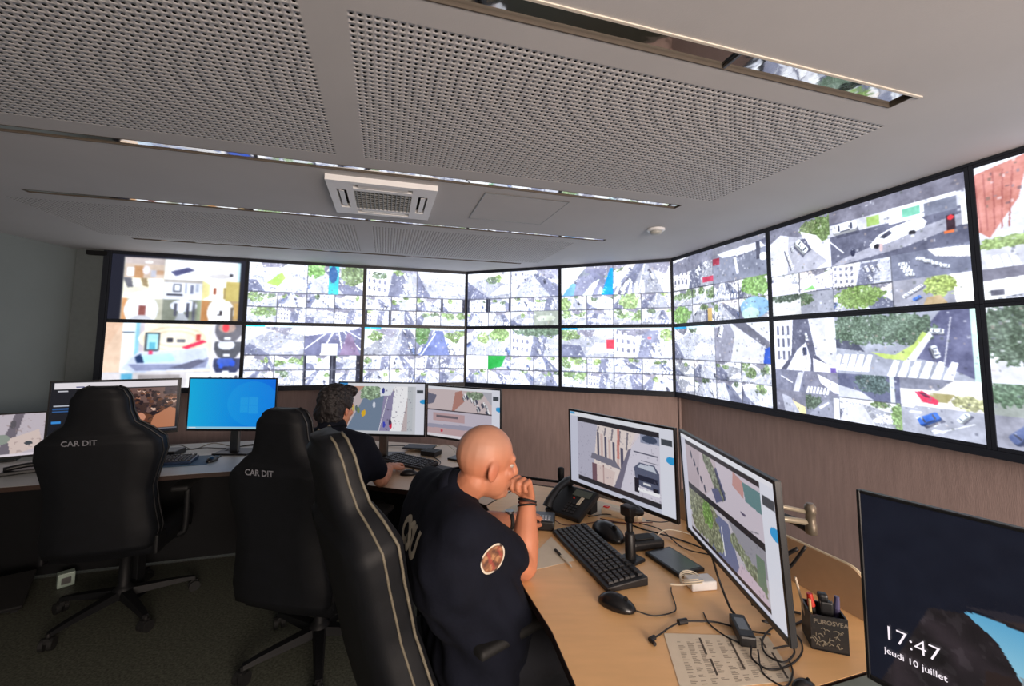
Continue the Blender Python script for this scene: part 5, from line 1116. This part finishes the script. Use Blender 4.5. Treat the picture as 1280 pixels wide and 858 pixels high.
def gaming_chair(label, x, y, az, base_az, recline=8, letters=True, pivot=-.23, seat_z=.5, armz=.69, text_x=0, pipe=None, sh=1.0):
    t = thing('gaming_chair', label, 'chair', (x, y, 0), -math.radians(az), 'black gaming chairs')
    star_base(t, math.radians(base_az) + math.radians(az))
    bm = BM(); rs = []                                # seat cushion with raised side bolsters
    for yy, zz, ww in ((-.25, 0, .22), (-.23, .0, .235), (-.1, -.004, .25), (.05, -.002, .255), (.17, .0, .25), (.235, -.012, .24), (.26, -.045, .225)):
        pts = [(-ww, -.10), (-ww, .0), (-ww*.92, .022), (-ww*.78, .02), (-ww*.6, .0), (0, -.008), (ww*.6, .0), (ww*.78, .02), (ww*.92, .022), (ww, .0), (ww, -.10), (0, -.11)]
        rs.append([bm.verts.new((a, yy, seat_z-.0+zz+b_)) for a, b_ in pts])
    n = len(rs[0])
    for A_, B_ in zip(rs, rs[1:]):
        for i in range(n): j = (i+1) % n; bm.faces.new((A_[i], A_[j], B_[j], B_[i]))
    bm.faces.new(rs[0][::-1]); bm.faces.new(rs[-1]); obj('seat', bm, M_leather, t, True)
    bm = BM(); box(bm, -.12, .12, -.15, .12, .37, .395, .006); box(bm, -.2, .2, -.03, .03, .385, .4, .004); tube(bm, [(.1, .02, .385), (.22, .03, .38), (.27, .03, .37)], .007, n=8); obj('tilt_mechanism', bm, M_under, t)
    M = Matrix.Translation((0, pivot, seat_z-.04)) @ Matrix.Rotation(math.radians(recline), 4, 'X')
    bm, fr, bk = backrest_bm(M, sh); b = obj('backrest', bm, M_leather, t, True)
    for s_ in (0, 1):
        bm = BM(); tube(bm, [p[s_] for p in fr], .0042, n=6, smooth=False); obj('piping', bm, pipe or M_pipe, b, True)
        bm = BM(); tube(bm, [p[s_] for p in bk], .0036, n=6, smooth=False); obj('piping', bm, pipe or M_pipe, b, True)
    for s_ in (-1, 1):                                # steel hinge covers
        bm = BM(); box(bm, s_*.245-.012, s_*.245+.012, -.27, -.17, .40, .50, .01); obj('hinge_cover', bm, M_under, t)
    for s_ in (-1, 1):
        bm = BM(); tube(bm, [(s_*.16, .0, .39), (s_*.26, .0, .40), (s_*.285, .0, .45), (s_*.285, .0, armz-.02)], .018, n=10); arm_ = obj('armrest', bm, M_under, t, True)
        bm = BM(); box(bm, s_*.285-.045, s_*.285+.045, -.13, .14, armz-.018, armz+.012, .014, seg=3)
        for v in bm.verts: v.co.x += -s_*.02*max(0, v.co.y)*5*.3; v.co.z += .006*math.sin((v.co.y+.13)*9)
        obj('arm_pad', bm, M_rubber, arm_, True)
    if letters:
        me = text_mesh('CAR DIT', .038, 'CENTER', bold=.0008)
        me.transform(M @ Matrix.Translation((text_x, -.108, .59)) @ Matrix.Rotation(PI/2, 4, 'X'))
        objm('back_lettering', me, M_greylet, b)
    return t
gaming_chair('black gaming chair with grey lettering, empty, leftmost of the three', -2.25, 2.61, -17, 256, 8, armz=.70, text_x=-.05, pipe=M_black)
gaming_chair('black gaming chair with grey lettering, the dark haired man sits in it', -.97, 2.30, 12, 222, 5, armz=.68, text_x=-.06, seat_z=.43, pipe=M_black)
gaming_chair('black gaming chair with pale edge piping, bald man sits in it, nearest the camera', -.175, 1.56, 52, 20, 15.5, letters=False, pivot=-.21, armz=.71, sh=.87)

# ---------------------------------------------------------------- people
def capsule(bm, p0, p1, r0, r1, n=14):
    p0, p1 = V(p0), V(p1); d = p1-p0
    q = (d if d.length > 1e-6 else V((0, 0, 1))).to_track_quat('Z', 'Y'); rings = []
    for k in range(1, 5): a = -PI/2 + k*PI/8; rings.append((p0 + q @ V((0, 0, math.sin(a)*r0)), math.cos(a)*r0))
    for k in range(0, 4): a = k*PI/8; rings.append((p1 + q @ V((0, 0, math.sin(a)*r1)), math.cos(a)*r1))
    R = [[bm.verts.new(c + q @ V((r*math.cos(2*PI*i/n), r*math.sin(2*PI*i/n), 0))) for i in range(n)] for c, r in rings]
    for a, b_ in zip(R, R[1:]):
        for i in range(n): j = (i+1) % n; bm.faces.new((a[i], a[j], b_[j], b_[i]))
    v0 = bm.verts.new(p0 - q @ V((0, 0, r0))); v1 = bm.verts.new(p1 + q @ V((0, 0, r1)))
    for i in range(n):
        j = (i+1) % n; bm.faces.new((v0, R[0][j], R[0][i])); bm.faces.new((v1, R[-1][i], R[-1][j]))
def ellip(bm, M, c, r):
    g = bmesh.ops.create_uvsphere(bm, u_segments=20, v_segments=14, radius=1)
    bmesh.ops.transform(bm, matrix=M @ Matrix.Translation(c) @ Matrix.Diagonal((*r, 1)), verts=g['verts'])
def fuse(name, bm, voxel, it=6, fac=.5):
    bmesh.ops.recalc_face_normals(bm, faces=bm.faces)
    me = bpy.data.meshes.new('tmp'); bm.to_mesh(me); bm.free(); o = bpy.data.objects.new('tmp', me); C.objects.link(o)
    m = o.modifiers.new('r', 'REMESH'); m.mode = 'VOXEL'; m.voxel_size = voxel; m.adaptivity = 0
    s_ = o.modifiers.new('s', 'SMOOTH'); s_.iterations = it; s_.factor = fac
    dg = bpy.context.evaluated_depsgraph_get(); out = bpy.data.meshes.new_from_object(o.evaluated_get(dg)); out.name = name
    bpy.data.objects.remove(o); bpy.data.meshes.remove(me); return out
def paint(me, fn):
    n = len(me.vertices); co = np.empty(n*3, np.float32); me.vertices.foreach_get('co', co); co = co.reshape(-1, 3)
    c = np.clip(fn(co), 0, 255)/255; lin = np.where(c <= .04045, c/12.92, ((c+.055)/1.055)**2.4)
    col = np.concatenate([lin, np.ones((n, 1))], 1).astype(np.float32)
    at = me.color_attributes.new('Col', 'FLOAT_COLOR', 'POINT'); at.data.foreach_set('color', col.ravel())
def hand(bm, wrist, d, n, thumb, curls=(.5, .5, .55, .6), spread=.0, L=1.0, tc=.5):
    """d: along the palm, n: the way the palm faces, thumb: +1/-1 side = d x n"""
    w_, d, n = V(wrist), V(d).normalized(), V(n); n = (n - d*n.dot(d)).normalized(); s_ = d.cross(n)*thumb
    lens = (.072, .080, .075, .060)
    for k in range(4):
        off = (.033-.022*k)
        a = w_ + s_*off*.55 + d*.008; kn = w_ + s_*off + d*(.088-.004*abs(k-1))*L
        capsule(bm, a, kn, .0145, .0105)
        p = kn; ang = 0
        for j, f in enumerate((.45, .31, .24)):
            ang += curls[k]*(1, 1.15, .8)[j]
            dd = (d*math.cos(ang) + n*math.sin(ang) + s_*spread*(1.5-k)*.1).normalized(); q = p + dd*lens[k]*f*L
            capsule(bm, p, q, .0098-.0008*j, .0092-.0010*j, 10); p = q
    a = w_ + s_*.018 + d*.012; b_ = w_ + s_*.045 + d*.045 + n*.014; c = b_ + (d*.8 + s_*.35*(1-tc) + n*.5*tc).normalized()*.034; e = c + (d*.8 - s_*.3*tc + n*.5*tc).normalized()*.028
    capsule(bm, a, b_, .015, .0125); capsule(bm, b_, c, .0115, .0105, 10); capsule(bm, c, e, .0105, .0085, 10)
def head(bm, M, S_=1.0):
    ellip(bm, M, (0, -.012, .028), (.075, .094, .088)); ellip(bm, M, (0, .026, -.038), (.060, .064, .070)); ellip(bm, M, (0, .05, -.088), (.036, .036, .026))
    ellip(bm, M, (0, .03, -.07), (.052, .05, .035))
    T = lambda p: M @ V(p)
    capsule(bm, T((0, .088, .012)), T((0, .108, -.026)), .009, .0135); 
    for s_ in (-1, 1):
        capsule(bm, T((s_*.012, .082, .026)), T((s_*.042, .072, .026)), .011, .009); ellip(bm, M, (s_*.040, .062, -.02), (.021, .02, .02))
        capsule(bm, T((s_*.010, .098, -.032)), T((s_*.011, .096, -.034)), .008, .008)
        ellip(bm, M @ Matrix.Translation((s_*.077, -.008, -.008)) @ Matrix.Rotation(s_*.35, 4, 'Z'), (0, 0, 0), (.009, .021, .033))
        capsule(bm, T((s_*.018, .083, .013)), T((s_*.043, .074, .012)), .0055, .005); capsule(bm, T((s_*.018, .084, -.006)), T((s_*.041, .074, -.006)), .005, .005)
    capsule(bm, T((-.018, .086, -.056)), T((.018, .086, -.056)), .0065, .0065); capsule(bm, T((-.015, .085, -.066)), T((.015, .085, -.066)), .007, .007); capsule(bm, T((0, .078, -.092)), T((0, .076, -.094)), .017, .017)
def frame(c, f, up=(0, 0, 1)):
    f = V(f).normalized(); u = V(up); u = (u - f*u.dot(f)).normalized(); r = f.cross(u)
    M = Matrix((( r.x, f.x, u.x, c[0]), (r.y, f.y, u.y, c[1]), (r.z, f.z, u.z, c[2]), (0, 0, 0, 1))); return M
def skin_fn(M, base, beard=None, seed=1):
    Mi = np.array(M.inverted()); rg_ = np.random.default_rng(seed)
    def f(co):
        l = co @ Mi[:3, :3].T + Mi[:3, 3]; c = np.tile(np.array(base, np.float32), (len(co), 1))
        c *= (1 + .05*np.sin(co[:, :1]*60)*np.sin(co[:, 1:2]*70+1)*np.sin(co[:, 2:]*50))
        def near(p, r): return np.exp(-(((l-np.array(p))**2).sum(1)/r**2))[:, None]
        lip = near((0, .095, -.06), .016)*(np.abs(l[:, 0:1]) < .024); c = c*(1-.5*lip) + np.array((165, 78, 70))*.5*lip
        for s_ in (-1, 1):
            e = near((s_*.042, .075, -.025), .03); c = c*(1-.25*e) + np.array((204, 110, 84))*.25*e
            b_ = near((s_*.03, .09, .03), .012); c = c*(1-.35*b_) + np.array((90, 74, 64))*.35*b_
            e = near((s_*.078, -.01, -.01), .03); c = c*(1-.3*e) + np.array((196, 96, 76))*.3*e
        if beard is not None:
            m = np.clip((l[:, 2:3]-.0+.35*(-l[:, 1:2])-.0)*14, 0, 1)*(l[:, 1:2] < .075); c = c*(1-.30*m) + np.array((160, 146, 138))*.30*m
            m = near((0, .06, -.085), .05); c = c*(1-.35*m) + np.array(beard)*.35*m
        return c
    return f
def eyes(M, parent):
    for s_ in (-1, 1):
        bm = BM(); bmesh.ops.create_uvsphere(bm, u_segments=16, v_segments=10, radius=.0118, matrix=M @ Matrix.Translation((s_*.030, .0705, .004))); e = obj('eye', bm, mat('eye white', (170, 160, 152), .25, var=.02), parent, True)
        bm = BM(); p0 = M @ V((s_*.030, .0812, .004)); p1 = M @ V((s_*.030, .0826, .004)); cyl(bm, p0, p1, .0052, n=14); obj('iris', bm, mat('brown iris', (60, 40, 28), .2), e)
def project_on(me, target, origin, xdir, ydir, ray, off=.002):
    """wrap a flat print (x, y) onto a garment by projecting it along ray"""
    bmt = BM(); bmt.from_mesh(target); tree = BVHTree.FromBMesh(bmt); bm = BM(); bm.from_mesh(me)
    for k in range(3):
        es = [e for e in bm.edges if e.calc_length() > .006]
        if es: bmesh.ops.subdivide_edges(bm, edges=es, cuts=1)
        bmesh.ops.triangulate(bm, faces=bm.faces)
    ray = V(ray).normalized(); miss = 0
    for v in bm.verts:
        p = V(origin) + V(xdir)*v.co.x + V(ydir)*v.co.y
        h = tree.ray_cast(p, ray)
        if h[0] is None: miss += 1; continue
        nn = h[1] if h[1].dot(ray) < 0 else -h[1]
        v.co = h[0] + nn*off
    bm.to_mesh(me); bm.free(); bmt.free(); return me

def person(label, H, hf, hup, SR, SL_, ER, EL, WR, WL, pelv, kneeR, kneeL, ankR, ankL, fdir, skin, big, handR, handL, bracelet=None):
    f = V((fdir[0], fdir[1], 0)).normalized(); r = V((f.y, -f.x, 0))
    root = thing('person', label, 'person', (0, 0, 0)); root.location = (pelv[0], pelv[1], 0); O = Matrix.Translation((-pelv[0], -pelv[1], 0))
    Mh = O @ frame(H, hf, hup); o3 = O.translation
    g = lambda p: V(p) + o3
    sm = (g(SR)+g(SL_))/2; H0 = g(H); pv = g(pelv)
    neck0 = sm + V((0, 0, .03)); hb = Mh @ V((0, -.03, -.06))
    def torso(bm, e):
        n_ = 11
        for k in range(n_):
            t = k/(n_-1); c = sm.lerp(pv, t) - V((0, 0, .035*(1-t))) - f*.022*math.sin(min(1, t*1.6)*PI) + f*.035*big*math.sin(max(0, t-.35)/.65*PI)
            rad = (.078, .094, .104, .109, .112, .115, .119, .122, .122, .119, .115)[k]*big; wd = (.13, .13, .125, .115, .105, .098, .094, .092, .092, .092, .09)[k]*big
            capsule(bm, c - r*wd, c + r*wd, rad+e, rad+e, 18)
        for s_, a in ((1, g(SR)), (-1, g(SL_))):
            capsule(bm, sm + r*s_*.07 + V((0, 0, .0)), a, .070*big+e, .060*big+e); capsule(bm, sm + r*s_*.06 + V((0, 0, .03)), a + V((0, 0, .01)), .05*big+e, .045*big+e)
    bm = BM(); torso(bm, 0); head(bm, Mh); capsule(bm, neck0 - V((0, 0, .03)), hb, .058*(.9+.1*big), .052)
    for a, e, w_ in ((SR, ER, WR), (SL_, EL, WL)):
        a, e, w_ = g(a), g(e), g(w_); capsule(bm, a, a.lerp(e, .5), .056*big, .050*big); capsule(bm, a.lerp(e, .5), e, .050*big, .041*big)
        capsule(bm, e, e.lerp(w_, .35), .041*big, .042*big); capsule(bm, e.lerp(w_, .35), w_, .042*big, .0265)
    for k, a, s_ in ((kneeR, ankR, .08), (kneeL, ankL, -.08)):
        hp = pv + r*s_; k, a = g(k), g(a); capsule(bm, hp, k, .085*big, .055); capsule(bm, k, a, .053, .036); capsule(bm, a - V((0, 0, .05)), a + f*.12 - V((0, 0, .06)), .032, .03)
    for (w_, d, n, th, cu, tc) in ((g(WR), *handR), (g(WL), *handL)): hand(bm, w_, d, n, th, cu, tc=tc)
    me = fuse('body', bm, .0048, 4); paint(me, skin_fn(Mh, skin, (150, 120, 104)))
    body = objm('body', me, M_skin, root, True)
    # polo shirt with short sleeves and collar
    bm = BM(); torso(bm, .014)
    for a, e in ((SR, ER), (SL_, EL)):
        a, e = g(a), g(e); capsule(bm, a, a.lerp(e, .68), .073*big, .066*big); capsule(bm, a + (sm-a)*.2 - V((0, 0, .04)), a.lerp(e, .3), .075*big, .066*big)
    capsule(bm, neck0 - V((0, 0, .045)), neck0 + V((0, 0, .012)), .085, .066)
    capsule(bm, neck0 - V((0, 0, .02)), neck0.lerp(hb, .55), .088, .067)
    for s_, a in ((1, g(SR)), (-1, g(SL_))): capsule(bm, neck0 - V((0, 0, .01)), a.lerp(neck0, .35), .062*big, .06*big)
    me = fuse('polo_shirt', bm, .0095, 22, .5)
    # folds: low waves pulled across the cloth
    n = len(me.vertices); co = np.empty(n*3, np.float32); me.vertices.foreach_get('co', co); co = co.reshape(-1, 3); no = np.empty(n*3, np.float32); me.vertices.foreach_get('normal', no); no = no.reshape(-1, 3)
    wv = .0045*np.sin(co[:, 2]*46 + 7*np.sin(co[:, 0]*9+co[:, 1]*6)) + .0035*np.sin(co[:, 0]*52+co[:, 2]*30+4*np.sin(co[:, 1]*11)) + .002*np.sin(co[:, 1]*90-co[:, 2]*40)
    co = co + no*wv[:, None]*np.clip((1.02-co[:, 2:])*6, .25, 1); me.vertices.foreach_set('co', co.astype(np.float32).ravel()); me.update()
    shirt = objm('polo_shirt', me, M_navy, root, True)
    bm = BM(); a_ = []
    up = (hb-neck0).normalized(); q = up.to_track_quat('Z', 'Y')
    for z, rr_ in ((.008, .070), (.030, .064), (.046, .062), (.048, .067), (.03, .073), (.012, .079)): a_.append([bm.verts.new(neck0 + up*.042 + q @ V((rr_*math.cos(2*PI*i/24), rr_*math.sin(2*PI*i/24), z))) for i in range(24)])
    for A_, B_ in zip(a_, a_[1:]+a_[:1]):
        for i in range(24): j = (i+1) % 24; bm.faces.new((A_[i], A_[j], B_[j], B_[i]))
    obj('collar', bm, M_navy, shirt, True)
    # trousers, shoes
    bm = BM(); capsule(bm, pv - r*.09 - V((0, 0, .01)), pv + r*.09 - V((0, 0, .01)), .122*big, .122*big)
    for k, a, s_ in ((kneeR, ankR, .08), (kneeL, ankL, -.08)):
        hp = pv + r*s_; k, a = g(k), g(a); capsule(bm, hp, k, .097*big, .070); capsule(bm, k, a + V((0, 0, .03)), .068, .056)
    objm('trousers', fuse('trousers', bm, .013, 6), M_trouser, root, True)
    for a in (ankR, ankL):
        a = g(a); bm = BM(); capsule(bm, V((a.x, a.y, .048))-f*.03, V((a.x, a.y, .042))+f*.15, .046, .04); capsule(bm, a, V((a.x, a.y, .05)), .05, .046)
        me = fuse('shoe', bm, .008, 3); 
        for v in me.vertices: v.co.z = max(v.co.z, .002)
        objm('shoe', me, M_rubber, root, True)
    eyes(Mh, body)
    return root, body, shirt, Mh, g, r, f

# the bald man in front
r1_, b1_, s1_, Mh1, g1, rr1, ff1 = person('bald man in navy polo shirt resting his cheek on his right fist, hand on joystick',
    (-.078, 1.40, 1.178), (.86, .42, -.16), (.10, -.02, 1), (-.135, 1.275, 1.015), (-.295, 1.625, 1.02), (.045, 1.475, .826), (-.13, 1.76, .838), (.060, 1.555, 1.015), (.015, 1.825, .832),
    (-.13, 1.50, .60), (.30, 1.46, .56), (.27, 1.72, .56), (.28, 1.48, .10), (.25, 1.74, .10), (.91, .41), (186, 120, 90), 1.12,
    ((-.28, -.38, .88), (-.55, -.7, -.2), -1, (1.1, 1.15, 1.2, 1.25), .8), ((.80, .50, .10), (-.1, .1, -1), -1, (.5, .55, .6, .65), .5))
# cropped grey hair ring around the back of the head
def hair_shell(name, M, parts, m, parent, voxel=.006, it=3, disp=0, cut=None):
    bm = BM()
    for c, r in parts: ellip(bm, M, c, r)
    me = fuse(name, bm, voxel, it)
    if cut is not None:
        bm = BM(); bm.from_mesh(me); Mi = M.inverted(); kill = [v for v in bm.verts if cut(Mi @ v.co)]
        bmesh.ops.delete(bm, geom=kill, context='VERTS'); bm.to_mesh(me); bm.free()
    if disp:
        n = len(me.vertices); co = np.empty(n*3, np.float32); me.vertices.foreach_get('co', co); co = co.reshape(-1, 3); no = np.empty(n*3, np.float32); me.vertices.foreach_get('normal', no); no = no.reshape(-1, 3)
        wv = disp*(np.sin(co[:, 2]*120+4*np.sin(co[:, 0]*60))*.5 + np.sin(co[:, 0]*150+co[:, 1]*90)*.5 + .6*np.sin(co[:, 1]*210+co[:, 2]*170))
        me.vertices.foreach_set('co', (co+no*wv[:, None]).astype(np.float32).ravel()); me.update()
    return objm(name, me, m, parent, True)
# bracelets, watch
def band(name, c, ax, R, r, m, parent):
    q = V(ax).normalized().to_track_quat('Z', 'Y'); bm = BM(); n = 28; rings = []
    for i in range(n):
        a = 2*PI*i/n; ctr = V(c) + q @ V((R*math.cos(a), R*math.sin(a), 0)); d = q @ V((math.cos(a), math.sin(a), 0)); z = q @ V((0, 0, 1))
        rings.append([bm.verts.new(ctr + d*r*.6*math.cos(b_) + z*r*math.sin(b_)) for b_ in [2*PI*k/8 for k in range(8)]])
    for i in range(n):
        A_, B_ = rings[i], rings[(i+1) % n]
        for k in range(8): j = (k+1) % 8; bm.faces.new((A_[k], A_[j], B_[j], B_[k]))
    return obj(name, bm, m, parent, True)
wv_ = g1((.060, 1.555, 1.015)); fa = (g1((.060, 1.555, 1.015)) - g1((.045, 1.475, .826))).normalized()
band('bracelet', wv_ - fa*.010, fa + V((.1, 0, 0)), .031, .004, M_rubber, r1_)
band('bracelet', wv_ - fa*.026, fa + V((-.15, .05, 0)), .033, .003, M_rubber, r1_)
band('bracelet', wv_ - fa*.019, fa + V((.05, .1, 0)), .032, .0025, mat('brown leather cord', (96, 52, 40), .6), r1_)
wl = g1((.015, 1.825, .832)); fl = (wl - g1((-.13, 1.76, .838))).normalized()
wt = band('watch_strap', wl - fl*.02, fl, .0325, .009, M_rubber, r1_)
bm = BM(); cyl(bm, wl - fl*.02 + V((0, 0, .030)), wl - fl*.02 + V((0, 0, .040)), .018, n=20); obj('watch_face', bm, M_metal, wt)
# CSU on the back
me = text_mesh('CSU', .10, 'CENTER', bold=.006)
sm1 = (g1((-.135, 1.275, 1.015)) + g1((-.295, 1.625, 1.02)))/2
bc = sm1 - ff1*.35 + rr1*.035 + V((0, 0, -.04))
project_on(me, s1_.data, bc - V((0, 0, .05)), rr1, V((0, 0, 1)), ff1, .0025)
objm('back_letters', me, M_letter, s1_)
# round sleeve badge on the right upper arm
bm = BM(); R0 = .04; n = 36; lay = [0, .15, .3, .45, .6, .75, .87, .89, .98, 1.0]
cv = bm.verts.new((0, 0, 0)); rg_ = [[bm.verts.new((R0*u*math.cos(2*PI*i/n), R0*u*math.sin(2*PI*i/n), 0)) for i in range(n)] for u in lay[1:]]
for i in range(n): bm.faces.new((cv, rg_[0][i], rg_[0][(i+1) % n]))
for A_, B_ in zip(rg_, rg_[1:]):
    for i in range(n): j = (i+1) % n; bm.faces.new((A_[i], B_[i], B_[j], A_[j]))
me = bpy.data.meshes.new('sleeve_badge'); bm.to_mesh(me); bm.free()
flat = np.array([v.co[:] for v in me.vertices])
sc = g1((-.135, 1.275, 1.015)).lerp(g1((.045, 1.475, .826)), .36)
rayd = V((-.25, 1, -.02)).normalized(); xd = V((0, 0, 1)).cross(-rayd).normalized()*-1
tgt = BM(); tgt.from_mesh(s1_.data); tr_ = BVHTree.FromBMesh(tgt); tgt.free()
yd = rayd.cross(xd)
if yd.z < 0: yd = -yd
for v in me.vertices:
    p = sc - rayd*.25 + xd*v.co.x + yd*v.co.y; h = tr_.ray_cast(p, rayd)
    if h[0]: v.co = h[0] - rayd*.003
def badge(co):
    u = np.hypot(flat[:, 0], flat[:, 1])/R0; a = np.arctan2(flat[:, 1], flat[:, 0]); c = np.tile(np.array((128, 86, 62.)), (len(co), 1))
    X_, Y_ = flat[:, 0]/R0, flat[:, 1]/R0; n_ = np.sin(X_*9+2*np.sin(Y_*7)) + np.sin(Y_*8-3*X_+1)
    c[(n_ > .5) & (u < .8)] = (176, 128, 92); c[(n_ < -.6) & (u < .8)] = (92, 60, 50); c[(np.sin(X_*7-Y_*3) > .75) & (u < .8)] = (150, 72, 62)
    m = (u > .88); c[m] = (206, 196, 180); c[m & (np.sin(a*3+1) > .88)] = (60, 44, 40); return c
paint(me, badge); objm('sleeve_badge', me, M_print, s1_)

# the dark haired man at the middle desk
r2_, b2_, s2_, Mh2, g2, rr2, ff2 = person('dark haired man in navy polo seen from behind at the middle desk',
    (-.968, 2.40, 1.195), (.30, .94, -.14), (0, 0, 1), (-.785, 2.285, 1.015), (-1.135, 2.385, 1.015), (-.690, 2.335, .835), (-1.17, 2.50, .835), (-.72, 2.585, .828), (-1.0, 2.73, .828),
    (-.99, 2.25, .60), (-.80, 2.64, .55), (-1.03, 2.74, .55), (-.78, 2.62, .10), (-1.0, 2.72, .10), (.26, .96), (200, 140, 112), 1.0,
    ((.15, 1, -.05), (0, 0, -1), -1, (.25, .25, .3, .3), .3), ((.35, .93, -.05), (0, 0, -1), 1, (.25, .25, .3, .3), .3))
hair_shell('wavy_hair', Mh2, [((0, -.022, .045), (.088, .105, .092)), ((0, -.05, -.005), (.082, .072, .078)), ((0, -.055, -.05), (.066, .05, .05)), ((.03, .03, .098), (.06, .055, .034)), ((-.04, .0, .095), (.05, .07, .035)), ((.072, -.015, .03), (.024, .045, .04)), ((-.072, -.015, .03), (.024, .045, .04)), ((.05, -.06, -.03), (.035, .04, .05)), ((-.05, -.06, -.03), (.035, .04, .05))],
           M_hair, b2_, .006, 2, .0035, lambda l: l.y > .068 and l.z < .06)
